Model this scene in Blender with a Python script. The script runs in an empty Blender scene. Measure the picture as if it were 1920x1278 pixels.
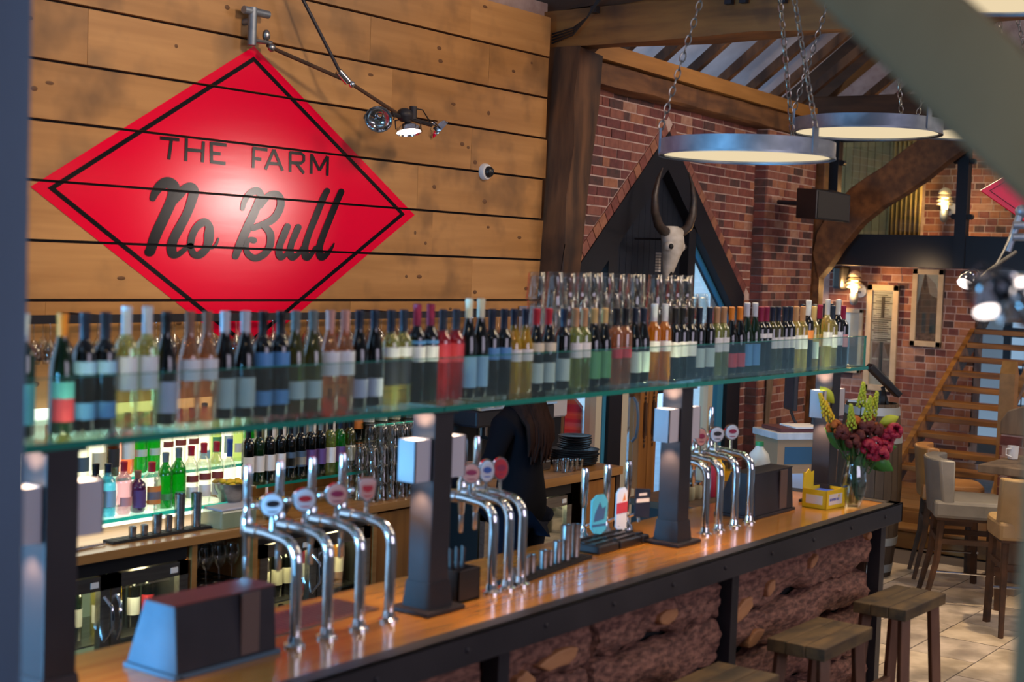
import bpy, bmesh, math, random
from mathutils import Vector, Matrix
random.seed(11)
sc = bpy.context.scene
COL = sc.collection
PI = math.pi
# ------------------------------------------------------------------ camera
# world: X runs along the bar (away from the camera), Y across the bar towards the back wall, Z up
right = Vector((0.59535, -0.80266, 0.03592)); down = Vector((-0.02319, -0.06185, -0.99782)); fwd = Vector((0.80313, 0.59322, -0.05544))
cam = bpy.data.cameras.new('camera'); co = bpy.data.objects.new('camera', cam); COL.objects.link(co)
M = Matrix((right, -down, -fwd)).transposed().to_4x4(); M.translation = Vector((0, 0, 2.16))
co.matrix_world = M
cam.sensor_width = 36; cam.lens = 50.006; cam.clip_start = .05; cam.clip_end = 200
cam.dof.use_dof = True; cam.dof.focus_distance = 8.6; cam.dof.aperture_fstop = 2.6
sc.camera = co
# ------------------------------------------------------------------ world, lights, exposure
sc.view_settings.view_transform = 'Standard'; sc.view_settings.look = 'None'
sc.view_settings.exposure = 0.0; sc.view_settings.gamma = 1.0; sc.view_settings.use_curve_mapping = False
w = bpy.data.worlds.new('sky'); sc.world = w; w.use_nodes = True
w.node_tree.nodes['Background'].inputs[0].default_value = (0.42, 0.68, 1.0, 1)
w.node_tree.nodes['Background'].inputs[1].default_value = 1.6

def area(name, loc, aim, size, power, color, sizey=None, spread=None):
    l = bpy.data.lights.new(name, 'AREA'); l.energy = power; l.color = color; l.size = size
    if sizey: l.shape = 'RECTANGLE'; l.size_y = sizey
    if spread: l.spread = math.radians(spread)
    o = bpy.data.objects.new(name, l); COL.objects.link(o); o.location = loc
    o.rotation_euler = (Vector(aim) - Vector(loc)).to_track_quat('-Z', 'Y').to_euler()
    return o
def spot(name, loc, aim, power, color, ang=60, blend=.6, rad=.05):
    l = bpy.data.lights.new(name, 'SPOT'); l.energy = power; l.color = color; l.spot_size = math.radians(ang)
    l.spot_blend = blend; l.shadow_soft_size = rad
    o = bpy.data.objects.new(name, l); COL.objects.link(o); o.location = loc
    o.rotation_euler = (Vector(aim) - Vector(loc)).to_track_quat('-Z', 'Y').to_euler()
    return o
WARM = (1.0, .66, .34); DAY = (.16, .55, 1.0)
area('daylight_side_window', (-1.3, 3.5, 1.62), (3.0, 2.75, 1.25), 1.5, 62, DAY, .9, spread=64)
area('daylight_front_window', (3.5, -3.4, 2.6), (5.5, 4.5, 1.6), 4.5, 108, (.86, .78, 1.0), 2.0)
area('far_area_fill', (10.5, -1.0, 5.0), (10.3, 3.6, .4), 3.0, 150, (1.0, .84, .68), 1.6)  # added fill for the far area, no roof opening there
spot('spot_over_back_counter', (4.3, 4.0, 3.9), (4.4, 5.1, .9), 75, (1, .72, .42), 75, 1.0, .1)
spot('rafter_fill', (10.6, 4.6, 3.0), (10.9, 5.4, 4.3), 22, (1, .88, .8), 120, 1.0, .2)  # added fill without a fixture, brightens the plaster between the rafters
spot('track_spot_on_sign', (5.0, 3.3, 4.0), (4.95, 5.5, 2.5), 100, (1, .78, .55), 75, 1.0, .15)
spot('track_spot_on_sign_right', (6.8, 3.2, 4.0), (6.9, 5.5, 2.9), 85, (1, .7, .42), 80, 1.0, .15)
spot('track_spot_on_sign_left', (3.4, 3.3, 4.0), (3.6, 5.5, 2.7), 70, (1, .72, .45), 80, 1.0, .15)
spot('sign_glare_spot', (8.8, 1.4, 2.62), (5.05, 5.5, 2.36), 300, (1, .84, .76), 12, 1.0, .18)  # added out of view so its reflection makes the glare on the sign
spot('spot_near_beam', (.2, -.6, 4.0), (1.7, .8, 2.75), 42, (1, .72, .40), 50, 1.0, .1)  # added above the camera, no fixture, warms the near brace
spot('spot_on_brick_gable', (9.2, 3.2, 3.6), (10.2, 5.9, 2.7), 105, (1, .76, .62), 95, 1.0, .2)
spot('spot_on_brick_pier', (11.4, 3.6, 3.4), (12.8, 6.1, 1.9), 75, (1, .68, .46), 80, 1.0, .15)
spot('spot_over_bar', (4.4, 2.2, 3.9), (4.3, 2.6, 1.1), 95, (1, .6, .3), 60, 1.0, .08)
spot('spot_over_bar_far', (6.2, 2.2, 3.9), (6.0, 2.7, 1.1), 60, (1, .68, .4), 55, 1.0, .08)
spot('spot_on_stone_floor', (8.6, 2.2, 3.6), (8.4, 2.5, 0), 340, (1, .72, .42), 62, .7, .06)
spot('spot_on_far_floor', (10.4, 3.6, 3.2), (10.5, 3.9, 0), 110, (1, .7, .4), 50, .8, .06)
spot('spot_on_stairs', (12.2, 4.0, 3.0), (13.2, 4.4, .8), 85, (1, .62, .3), 90, 1.0, .1)
spot('spot_upstairs', (13.6, 5.0, 3.9), (14.6, 5.0, 2.8), 40, (1, .72, .35), 110, 1.0, .1)
spot('spot_on_pictures', (13.0, 5.2, 2.22), (14.4, 5.4, 1.5), 16, (1, .66, .36), 120, 1.0, .1)

# ------------------------------------------------------------------ materials
def new_mat(name):
    m = bpy.data.materials.new(name); m.use_nodes = True
    return m, m.node_tree, m.node_tree.nodes['Principled BSDF']
def coords(nt, scale, rnd=True):
    tc = nt.nodes.new('ShaderNodeTexCoord'); mp = nt.nodes.new('ShaderNodeMapping')
    mp.inputs['Scale'].default_value = scale
    nt.links.new(tc.outputs['Object'], mp.inputs['Vector'])
    if rnd:
        oi = nt.nodes.new('ShaderNodeObjectInfo'); mu = nt.nodes.new('ShaderNodeMath'); mu.operation = 'MULTIPLY'
        mu.inputs[1].default_value = 37.0
        nt.links.new(oi.outputs['Random'], mu.inputs[0]); nt.links.new(mu.outputs[0], mp.inputs['Location'])
    return mp.outputs[0]
def mat(name, c1, rough=.5, metal=0.0, c2=None, scale=(6, 6, 6), detail=4, bump=0.0, spec=.5, lo=.35, hi=.65, coat=0.0, rnd=True, c3=None, s3=2.0, emit=0, trans=0):
    m, nt, b = new_mat(name)
    b.inputs['Base Color'].default_value = (*c1, 1); b.inputs['Roughness'].default_value = rough
    b.inputs['Metallic'].default_value = metal; b.inputs['Specular IOR Level'].default_value = spec
    b.inputs['Coat Weight'].default_value = coat; b.inputs['Coat Roughness'].default_value = .15
    if emit: b.inputs['Emission Color'].default_value = (*c1, 1); b.inputs['Emission Strength'].default_value = emit
    if c2 or bump:
        v = coords(nt, scale, rnd)
        n = nt.nodes.new('ShaderNodeTexNoise'); n.inputs['Scale'].default_value = 1.0; n.inputs['Detail'].default_value = detail
        nt.links.new(v, n.inputs['Vector'])
        if c2:
            r = nt.nodes.new('ShaderNodeValToRGB'); r.color_ramp.elements[0].position = lo; r.color_ramp.elements[1].position = hi
            r.color_ramp.elements[0].color = (*c1, 1); r.color_ramp.elements[1].color = (*c2, 1)
            nt.links.new(n.outputs['Fac'], r.inputs[0]); out = r.outputs[0]
            if c3:
                v3 = coords(nt, (s3, s3, s3), rnd)
                n3 = nt.nodes.new('ShaderNodeTexNoise'); n3.inputs['Scale'].default_value = 1.0; n3.inputs['Detail'].default_value = 3
                nt.links.new(v3, n3.inputs['Vector'])
                r3 = nt.nodes.new('ShaderNodeValToRGB'); r3.color_ramp.elements[0].position = .5; r3.color_ramp.elements[1].position = .72
                r3.color_ramp.elements[0].color = (0, 0, 0, 1); r3.color_ramp.elements[1].color = (1, 1, 1, 1)
                nt.links.new(n3.outputs['Fac'], r3.inputs[0])
                mx = nt.nodes.new('ShaderNodeMix'); mx.data_type = 'RGBA'
                nt.links.new(r3.outputs[0], mx.inputs[0]); nt.links.new(out, mx.inputs[6]); mx.inputs[7].default_value = (*c3, 1)
                out = mx.outputs[2]
            nt.links.new(out, b.inputs['Base Color'])
        if bump:
            bp = nt.nodes.new('ShaderNodeBump'); bp.inputs['Strength'].default_value = bump; bp.inputs['Distance'].default_value = .01
            nt.links.new(n.outputs['Fac'], bp.inputs['Height']); nt.links.new(bp.outputs[0], b.inputs['Normal'])
    return m
def glass(name, tint, refl=.08, rough=.03, edge=.75, gcol=(1, 1, 1), solid=0.0, scol=None):
    """thin glass: see-through tint with a facing-dependent reflection; solid mixes in an opaque coloured body"""
    m = bpy.data.materials.new(name); m.use_nodes = True; nt = m.node_tree; nt.nodes.clear()
    o = nt.nodes.new('ShaderNodeOutputMaterial'); t = nt.nodes.new('ShaderNodeBsdfTransparent'); t.inputs[0].default_value = (*tint, 1)
    g = nt.nodes.new('ShaderNodeBsdfGlossy'); g.inputs['Roughness'].default_value = rough; g.inputs[0].default_value = (*gcol, 1)
    lw = nt.nodes.new('ShaderNodeLayerWeight'); lw.inputs[0].default_value = .22
    mr = nt.nodes.new('ShaderNodeMapRange'); mr.inputs['To Min'].default_value = refl; mr.inputs['To Max'].default_value = edge
    nt.links.new(lw.outputs['Facing'], mr.inputs[0])
    base = t.outputs[0]
    if solid:
        d = nt.nodes.new('ShaderNodeBsdfDiffuse'); d.inputs[0].default_value = (*(scol or tint), 1)
        tr = nt.nodes.new('ShaderNodeBsdfTranslucent'); tr.inputs[0].default_value = (*(scol or tint), 1)
        ad = nt.nodes.new('ShaderNodeMixShader'); nt.links.new(d.outputs[0], ad.inputs[1]); nt.links.new(tr.outputs[0], ad.inputs[2]); ad.inputs[0].default_value = .5
        ms = nt.nodes.new('ShaderNodeMixShader'); ms.inputs[0].default_value = solid
        nt.links.new(t.outputs[0], ms.inputs[1]); nt.links.new(ad.outputs[0], ms.inputs[2]); base = ms.outputs[0]
    mx = nt.nodes.new('ShaderNodeMixShader')
    nt.links.new(mr.outputs[0], mx.inputs[0]); nt.links.new(base, mx.inputs[1]); nt.links.new(g.outputs[0], mx.inputs[2])
    nt.links.new(mx.outputs[0], o.inputs[0])
    return m
def emis(name, c, s):
    m = bpy.data.materials.new(name); m.use_nodes = True; nt = m.node_tree; nt.nodes.clear()
    o = nt.nodes.new('ShaderNodeOutputMaterial'); e = nt.nodes.new('ShaderNodeEmission')
    e.inputs[0].default_value = (*c, 1); e.inputs[1].default_value = s; nt.links.new(e.outputs[0], o.inputs[0]); return m

MT = dict(
 plank=mat('pine_board', (.53, .265, .088), .5, c2=(.42, .20, .06), scale=(1.2, 30, 14), bump=.12, c3=(.25, .125, .045), s3=3.4),
 plank2=mat('pine_board_pale', (.58, .30, .105), .5, c2=(.47, .23, .075), scale=(1.0, 30, 16), bump=.12, c3=(.28, .15, .06), s3=3.0),
 knot=mat('pine_knot', (.16, .07, .025), .6),
 red=mat('red_sign_paint', (.88, .0006, .040), .20, spec=.2, bump=.03, scale=(3, 30, 20), rnd=False),
 black=mat('black_sign_paint', (.006, .006, .008), .22, spec=.16),
 oak=mat('oak_timber', (.20, .085, .028), .65, c2=(.10, .04, .014), scale=(2, 14, 14), bump=.3, c3=(.05, .022, .01), s3=3),
 oakv=mat('oak_timber_upright', (.17, .075, .03), .7, c2=(.05, .022, .01), scale=(11, 11, 1.6), bump=.4, c3=(.03, .014, .008), s3=2.5),
 oaky=mat('oak_tie_beam', (.36, .155, .036), .6, c2=(.18, .075, .02), scale=(12, 1.5, 12), bump=.25, c3=(.07, .03, .012), s3=2.5),
 oakd=mat('dark_oak', (.085, .036, .014), .7, c2=(.04, .018, .008), scale=(12, 2, 12), bump=.3),
 orange=mat('planed_oak_plate', (.42, .19, .045), .5, c2=(.32, .14, .03), scale=(1.4, 16, 16), bump=.1),
 stair=mat('stair_oak', (.34, .155, .035), .45, c2=(.13, .055, .015), scale=(14, 2, 14), bump=.1),
 bartop=mat('varnished_bar_top', (.52, .235, .04), .22, c2=(.36, .145, .022), scale=(1.2, 22, 22), coat=.5, spec=.6),
 backtop=mat('back_counter_oak', (.42, .21, .07), .35, c2=(.30, .14, .04), scale=(1.2, 18, 18), coat=.2),
 doorwood=mat('varnished_door_oak', (.36, .15, .035), .4, c2=(.24, .095, .02), scale=(14, 14, 1.5)),
 stool=mat('worn_stool_wood', (.14, .085, .03), .7, c2=(.055, .033, .014), scale=(3, 18, 18), bump=.3, c3=(.03, .02, .01), s3=7),
 stoolleg=mat('stool_leg_wood', (.22, .105, .055), .65, c2=(.12, .055, .03), scale=(14, 14, 2.5), bump=.2),
 nearoak=mat('olive_grey_oak', (.42, .34, .20), .85, c2=(.33, .26, .15), scale=(5, 5, 3)),
 greywood=mat('grey_weathered_timber', (.24, .17, .11), .8, c2=(.13, .09, .06), scale=(12, 12, 2), bump=.3),
 steel=mat('blackened_steel', (.020, .019, .024), .45, metal=.2, spec=.4, c2=(.034, .031, .036), scale=(3, 3, 3), bump=.03),
 bluetint=mat('blue_lit_post', (.10, .17, .28), .6, c2=(.08, .14, .23), scale=(3, 3, 1)),  # blue window light on the near column is put into this colour
 navy=mat('black_navy_paint', (.008, .009, .014), .4, spec=.5),
 navyboard=mat('navy_boards', (.010, .014, .024), .4),
 chrome=mat('polished_chrome', (.75, .76, .78), .1, metal=1),
 inox=mat('brushed_steel', (.42, .41, .40), .32, metal=1, c2=(.32, .31, .30), scale=(4, 60, 60)),
 galv=mat('galvanised_steel', (.34, .37, .42), .5, metal=.75, c2=(.22, .25, .29), scale=(9, 9, 9), bump=.06, c3=(.16, .18, .21), s3=5),
 chain=mat('chain_steel', (.42, .40, .34), .35, metal=.9, c2=(.25, .23, .19), scale=(40, 40, 40)),
 plaster=mat('white_plaster', (.72, .72, .78), .9, c2=(.48, .47, .52), scale=(2, 2, 2)),
 mortar=mat('lime_mortar', (.58, .44, .40), .95, c2=(.42, .29, .25), scale=(9, 9, 9), bump=.5),
 bwhite=mat('whitewash_wall', (.5, .47, .45), .9),
 dark=mat('shadow_black', (.006, .006, .007), .7),
 blackplastic=mat('black_plastic', (.012, .012, .014), .35),
 blackrub=mat('black_rubber', (.01, .01, .011), .75),
 white=mat('white_enamel', (.78, .78, .78), .35), cream=mat('cream_paint', (.62, .56, .42), .45),
 paper=mat('paper', (.72, .70, .68), .8),
 bone=mat('bleached_bone', (.62, .58, .52), .7, c2=(.45, .40, .33), scale=(14, 14, 14), bump=.3),
 horn=mat('dark_horn', (.03, .022, .018), .45, c2=(.06, .04, .03), scale=(10, 10, 30), bump=.2),
 leather=mat('silver_grey_leather', (.24, .23, .21), .38, metal=.15, c2=(.19, .18, .17), scale=(8, 8, 8), bump=.05),
 tan=mat('tan_leather', (.42, .20, .06), .4, c2=(.34, .155, .045), scale=(8, 8, 8)),
 tan2=mat('beige_leather', (.40, .27, .13), .5, c2=(.33, .22, .1), scale=(8, 8, 8)),
 end_daylit=mat('daylit_blue_end_plate', (.07, .13, .19), .5, c2=(.05, .10, .15), scale=(8, 8, 8)),  # blue daylight on the box end is mixed into its colour
 slate=mat('slate_grey_box', (.017, .017, .024), .5, spec=.35, c2=(.028, .026, .034), scale=(6, 6, 6)),
 maroon=mat('dark_red_box_lid', (.11, .035, .035), .4),
 rust=mat('brown_strap', (.11, .07, .06), .6),
 card=mat('brown_cardboard', (.36, .22, .12), .8), cardb=mat('dark_blue_print', (.02, .09, .16), .6),
 yellow=mat('yellow_card', (.80, .56, .015), .45), blue=mat('blue_card', (.015, .07, .45), .5),
 shade=mat('white_lamp_box', (.50, .50, .56), .45),
 teal=mat('glass_edge_teal', (.01, .22, .17), .12, coat=.5), tealb=mat('glass_edge_glow', (.03, .62, .45), .15, coat=.5, emit=.25),  # the bright edge glows by itself, light in the glass put into the material
 pane=glass('clear_glass_pane', (.93, .98, .97), .06, .02, .8), shelfpane=glass('green_shelf_glass', (.72, .92, .88), .22, .03, .75),
 guard=glass('guard_glass', (.92, .985, .985), .05, .03, .45, gcol=(.85, 1, 1)),
 tumbler=glass('tumbler_glass', (.90, .90, .88), .05, .06, .6), frost=glass('vase_glass', (.86, .92, .94), .08, .03, .9),
 bulb=emis('lamp_bulb', (1, .82, .6), 14), bulbw=emis('spot_lens', (1, .86, .80), 4.5), warmlamp=emis('wall_lamp_glow', (1, .62, .25), 7),
 diffuser=emis('opal_diffuser', (1, .80, .50), .85), led=emis('shelf_backlight', (1.0, 1.0, .80), 2.3),
 fridgeled=emis('fridge_light', (.85, 1.0, .55), .22), fridgewarm=emis('fridge_warm_light', (1, .70, .25), .18), glowtop=emis('up_light', (1, .72, .52), 7), bluelcd=emis('blue_display', (.05, .08, 1), 6),
 dimsky=emis('far_daylight', (.45, .7, 1), .55),
 daysky=emis('overcast_sky', (.55, .8, 1), 1.5),
 silver=mat('silver_cap', (.7, .72, .76), .3, metal=.4),
 skin=mat('skin', (.45, .24, .17), .5), hair=mat('dark_brown_hair', (.018, .008, .006), .7, c2=(.032, .014, .010), scale=(60, 60, 3), bump=.4, spec=.08),
 cloth=mat('black_cotton', (.006, .006, .009), .95, spec=.1), jeans=mat('dark_denim', (.008, .010, .02), .95, spec=.1),
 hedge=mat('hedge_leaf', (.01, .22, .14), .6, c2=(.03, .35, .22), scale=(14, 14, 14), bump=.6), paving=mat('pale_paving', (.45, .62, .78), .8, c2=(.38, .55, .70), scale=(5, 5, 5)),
 bluepaint=mat('sky_blue_frame', (.04, .24, .42), .5),
 milk=mat('milk_plastic', (.60, .62, .60), .4),
 stem=mat('green_stem', (.03, .10, .02), .5), leaf=mat('green_leaf', (.05, .20, .03), .45), yflower=mat('yellow_green_plume', (.42, .48, .03), .6),
 ygold=mat('golden_plume', (.75, .50, .02), .6), crimson=mat('crimson_petal', (.30, .004, .03), .55), darkred=mat('dark_red_bloom', (.10, .012, .008), .7), orangefl=mat('orange_bloom', (.35, .09, .01), .7),
 barrel=mat('barrel_oak', (.085, .052, .028), .7, c2=(.06, .035, .02), scale=(14, 14, 2), bump=.2), hoop=mat('barrel_hoop', (.42, .44, .43), .5, metal=.5),
 stone=mat('limestone_flag', (.60, .51, .43), .55, c2=(.38, .32, .26), scale=(7, 7, 7), bump=.15, c3=(.24, .20, .17), s3=4),
 stone2=mat('limestone_flag_warm', (.64, .54, .42), .55, c2=(.42, .34, .25), scale=(6, 6, 6), bump=.15, c3=(.28, .23, .17), s3=4),
 grout=mat('dark_grout', (.13, .10, .08), .9),
 platf=mat('platform_boards', (.30, .15, .04), .35, c2=(.20, .09, .025), scale=(14, 1.6, 14), coat=.2),
 bark=mat('bark_skin', (.30, .135, .09), .85, c2=(.10, .042, .030), scale=(22, 60, 60), bump=1.0, lo=.36, hi=.62),
 sap=mat('peeled_sapwood', (.48, .22, .09), .6, c2=(.34, .14, .06), scale=(6, 20, 20), bump=.3),
 curtain=mat('striped_curtain', (.42, .32, .12), .8, c2=(.26, .19, .07), scale=(1, 40, 1)),
 upwood=mat('upstairs_timber', (.30, .20, .06), .7, c2=(.2, .13, .04), scale=(10, 30, 3)),
 amberpost=mat('golden_post', (.55, .28, .03), .5),
)
BR = [mat('brick_red_%s' % n, c, .85, c2=d, scale=(16, 16, 16), bump=.5) for n, c, d in (
 ('plum', (.165, .052, .05), (.11, .036, .036)), ('deep', (.23, .07, .055), (.155, .05, .042)), ('dark', (.06, .036, .036), (.11, .048, .045)),
 ('mid', (.28, .108, .078), (.21, .078, .06)), ('orange', (.36, .155, .09), (.27, .11, .065)), ('pale', (.40, .23, .165), (.31, .15, .105)))]

# ------------------------------------------------------------------ mesh builder
class MB:
    def __init__(s): s.v = []; s.f = []; s.m = []
    def add(s, vs, fs, mi=0):
        b = len(s.v); s.v += [tuple(v) for v in vs]; s.f += [tuple(b + i for i in f) for f in fs]; s.m += [mi] * len(fs); return s
    def hexa(s, p, mi=0):
        return s.add(p, [(0, 3, 2, 1), (4, 5, 6, 7), (0, 1, 5, 4), (1, 2, 6, 5), (2, 3, 7, 6), (3, 0, 4, 7)], mi)
    def box(s, x0, y0, z0, x1, y1, z1, mi=0):
        return s.hexa([(x0, y0, z0), (x1, y0, z0), (x1, y1, z0), (x0, y1, z0), (x0, y0, z1), (x1, y0, z1), (x1, y1, z1), (x0, y1, z1)], mi)
    def beam(s, p0, p1, wy, wz, mi=0, up=(0, 0, 1)):
        p0 = Vector(p0); p1 = Vector(p1); d = (p1 - p0).normalized(); a = Vector(up).cross(d)
        if a.length < 1e-4: a = Vector((1, 0, 0))
        a.normalize(); b = d.cross(a); a = a * wy / 2; b = b * wz / 2
        return s.hexa([p0 - a - b, p0 + a - b, p0 + a + b, p0 - a + b, p1 - a - b, p1 + a - b, p1 + a + b, p1 - a + b], mi)
    def cyl(s, p0, p1, r0, r1=None, n=14, mi=0, caps=True):
        if r1 is None: r1 = r0
        return s.tube([p0, p1], [r0, r1], n, mi, caps)
    def tube(s, pts, r, n=8, mi=0, caps=True):
        pts = [Vector(p) for p in pts]
        if not isinstance(r, (list, tuple)): r = [r] * len(pts)
        t0 = (pts[1] - pts[0]).normalized(); u = t0.orthogonal().normalized(); vs = []; b = len(s.v)
        for i, p in enumerate(pts):
            t = (pts[min(i + 1, len(pts) - 1)] - pts[max(i - 1, 0)]).normalized()
            u = (u - t * u.dot(t)).normalized(); w_ = t.cross(u)
            for k in range(n):
                a = 2 * PI * k / n; vs.append(p + (u * math.cos(a) + w_ * math.sin(a)) * r[i])
        fs = [(i * n + k, i * n + (k + 1) % n, (i + 1) * n + (k + 1) % n, (i + 1) * n + k) for i in range(len(pts) - 1) for k in range(n)]
        if caps: fs += [tuple(range(n))[::-1], tuple((len(pts) - 1) * n + k for k in range(n))]
        return s.add(vs, fs, mi)
    def lathe(s, prof, n=16, c=(0, 0, 0), mi=0, close=True, sx=1, sy=1):
        vs = []
        for r, z in prof:
            for k in range(n):
                a = 2 * PI * k / n; vs.append((c[0] + r * sx * math.cos(a), c[1] + r * sy * math.sin(a), c[2] + z))
        fs = [(i * n + k, i * n + (k + 1) % n, (i + 1) * n + (k + 1) % n, (i + 1) * n + k) for i in range(len(prof) - 1) for k in range(n)]
        if close: fs += [tuple(range(n))[::-1], tuple((len(prof) - 1) * n + k for k in range(n))]
        return s.add(vs, fs, mi)
    def prism(s, poly, t0, t1, axis='y', mi=0):
        n = len(poly)
        def P(q, t): return {'y': (q[0], t, q[1]), 'x': (t, q[0], q[1]), 'z': (q[0], q[1], t)}[axis]
        return s.add([P(q, t0) for q in poly] + [P(q, t1) for q in poly],
                     [tuple(range(n))[::-1], tuple(range(n, 2 * n))] + [(i, (i + 1) % n, n + (i + 1) % n, n + i) for i in range(n)], mi)
    def ell(s, c, r, n=14, m=8, mi=0, rot=None):
        vs = []; c = Vector(c)
        for i in range(m + 1):
            th = PI * i / m
            for k in range(n):
                a = 2 * PI * k / n; q = Vector((r[0] * math.sin(th) * math.cos(a), r[1] * math.sin(th) * math.sin(a), r[2] * math.cos(th)))
                if rot: q = rot @ q
                vs.append(c + q)
        return s.add(vs, [(i * n + k, (i + 1) * n + k, (i + 1) * n + (k + 1) % n, i * n + (k + 1) % n) for i in range(m) for k in range(n)], mi)
    def mesh(s, name, mats, smooth=False):
        me = bpy.data.meshes.new(name); me.from_pydata(s.v, [], s.f)
        for m in (mats if isinstance(mats, (list, tuple)) else [mats]): me.materials.append(MT[m] if isinstance(m, str) else m)
        for i, p in enumerate(me.polygons): p.material_index = s.m[i]
        me.validate(); me.update()
        bm = bmesh.new(); bm.from_mesh(me); bmesh.ops.recalc_face_normals(bm, faces=bm.faces); bm.to_mesh(me); bm.free()
        if smooth:
            for p in me.polygons: p.use_smooth = True
            try: me.set_sharp_from_angle(angle=math.radians(42))
            except Exception: pass
        return me
    def build(s, name, mats, parent=None, smooth=False, loc=None, bev=0, rot=None):
        return put(name, s.mesh(name, mats, smooth), parent, loc, bev, rot)
def put(name, me, parent=None, loc=None, bev=0, rot=None):
    o = bpy.data.objects.new(name, me); COL.objects.link(o)
    if parent: o.parent = parent
    if loc: o.location = loc
    if rot: o.rotation_euler = rot
    if bev:
        b = o.modifiers.new('bevel', 'BEVEL'); b.width = bev; b.segments = 2; b.limit_method = 'ANGLE'
    return o
def thing(name, label, cat, loc=(0, 0, 0), rz=0, group=None, rot=None):
    o = bpy.data.objects.new(name, None); COL.objects.link(o); o.location = loc; o.rotation_euler = rot or (0, 0, rz)
    o.empty_display_size = .1; return tag(o, label, cat, group)
def tag(o, label, cat, group=None):
    o['label'] = label; o['category'] = cat
    if group: o['group'] = group
    return o
def struct(o): o['kind'] = 'structure'; return o
def sroot(name, loc=(0, 0, 0), rz=0):
    o = bpy.data.objects.new(name, None); COL.objects.link(o); o.location = loc; o.rotation_euler = (0, 0, rz); return struct(o)
def copy_tree(o, parent=None):
    c = o.copy(); COL.objects.link(c); c.parent = parent
    for ch in o.children: copy_tree(ch, c)
    return c
def dup(o, loc, label=None, rz=None, group=None):
    c = copy_tree(o); c.location = loc
    if rz is not None: c.rotation_euler = (0, 0, rz)
    if label: c['label'] = label
    if group: c['group'] = group
    return c
ORD = ['first', 'second', 'third', 'fourth', 'fifth', 'sixth', 'seventh', 'eighth', 'ninth', 'tenth', 'eleventh', 'twelfth', 'thirteenth', 'fourteenth', 'fifteenth', 'sixteenth', 'seventeenth', 'eighteenth', 'nineteenth', 'twentieth']
def nth(i): return ORD[i] if i < 20 else str(i + 1) + {1: 'st', 2: 'nd', 3: 'rd'}.get((i + 1) % 10, 'th')
def clip(poly, a, b, c):     # keep a*x+b*y<=c
    out = []
    for i in range(len(poly)):
        p, q = poly[i], poly[(i + 1) % len(poly)]; dp = a * p[0] + b * p[1] - c; dq = a * q[0] + b * q[1] - c
        if dp <= 0: out.append(p)
        if (dp < 0 < dq) or (dq < 0 < dp):
            t = dp / (dp - dq); out.append((p[0] + (q[0] - p[0]) * t, p[1] + (q[1] - p[1]) * t))
    return out
def area2(p): return abs(sum(p[i][0] * p[(i + 1) % len(p)][1] - p[(i + 1) % len(p)][0] * p[i][1] for i in range(len(p)))) / 2
# ================================================================== THE SETTING
# ---- floor with individual flagstones
fl = struct(MB().box(-4.2, -4.2, -.12, 16.8, 6.6, -.012).build('floor', 'grout'))
tile_me = []
for m_ in ('stone', 'stone2'):
    for w_, h_ in ((.60, .39), (.45, .39), (.75, .39)):
        t_ = MB().box(-w_ / 2 + .004, -h_ / 2 + .004, -.012, w_ / 2 - .004, h_ / 2 - .004, 0)
        tile_me.append((w_, t_.mesh('flagstone', m_)))
yy = .6; r = 0
while yy < 4.6:
    xx = 5.2 + (r * .37) % .5
    while xx < 10.85:
        w_, me_ = random.choice(tile_me)
        if xx + w_ > 10.88: break
        if not (yy > 2.45 and xx < 6.5):
            o = put('flagstone', me_, fl, (xx + w_ / 2, yy + .195, random.uniform(-.001, .0015)))
        xx += w_
    yy += .39; r += 1
# ---- raised timber platform with two steps at the foot of the stairs
pl = sroot('trim_platform')
MB().box(11.2, 1.0, 0, 16.8, 6.3, .26).build('platform_base', 'oakd', pl)
for i in range(24):
    x0 = 11.17 + i * .145
    if x0 > 14.3: break
    MB().box(x0, 1.0, .26, x0 + .14, 5.6, .285 + random.uniform(0, .002)).build('platform_board', 'platf', pl)
MB().box(10.9, 1.0, 0, 11.17, 4.6, .14).build('step_riser', 'platf', pl, bev=.01)
MB().box(10.88, 1.0, .14, 11.2, 4.6, .165).build('step_tread', 'platf', pl, bev=.006)
MB().box(11.15, 1.0, .165, 11.2, 5.6, .26).build('step_riser', 'platf', pl)
# ---- closed shell behind the camera and above
sh = struct(MB().box(-4.2, -4.2, 0, -4.05, 6.6, 5.2).build('wall_near', 'bwhite'))
struct(MB().box(-4.2, -4.2, 0, 18, -4.05, 5.2).build('wall_front', 'bwhite'))
struct(MB().box(18.0, -4.2, 0, 18.15, 8, 5.2).build('wall_far', 'bwhite'))
# ---- sloping plaster ceiling and its rafters (rise away from the wall plate)
cl = MB()
SL = .77
cl.hexa([(-4, 7.1, 3.30), (18, 7.1, 3.30), (18, 1.2, 3.30 + 5.9 * SL), (-4, 1.2, 3.30 + 5.9 * SL), (-4, 7.1, 3.4), (18, 7.1, 3.4), (18, 1.2, 3.4 + 5.9 * SL), (-4, 1.2, 3.4 + 5.9 * SL)])
cl.hexa([(-4, 1.2, 7.84), (18, 1.2, 7.84), (18, -4.2, 3.7), (-4, -4.2, 3.7), (-4, 1.2, 7.94), (18, 1.2, 7.94), (18, -4.2, 3.8), (-4, -4.2, 3.8)])
CEIL = struct(cl.build('ceiling', 'plaster'))
CEIL.location.z = .62
ra = sroot('trim_rafters')
for x in [7.35, 8.45, 9.0, 9.56, 10.12, 10.69, 11.25, 11.81, 12.32, 12.85, 14.0, 14.6, 15.2]:
    MB().beam((x, 6.35, 3.64), (x, 3.4, 3.64 + 2.95 * SL), .07, .08).build('rafter', 'oakv', ra)
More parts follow.
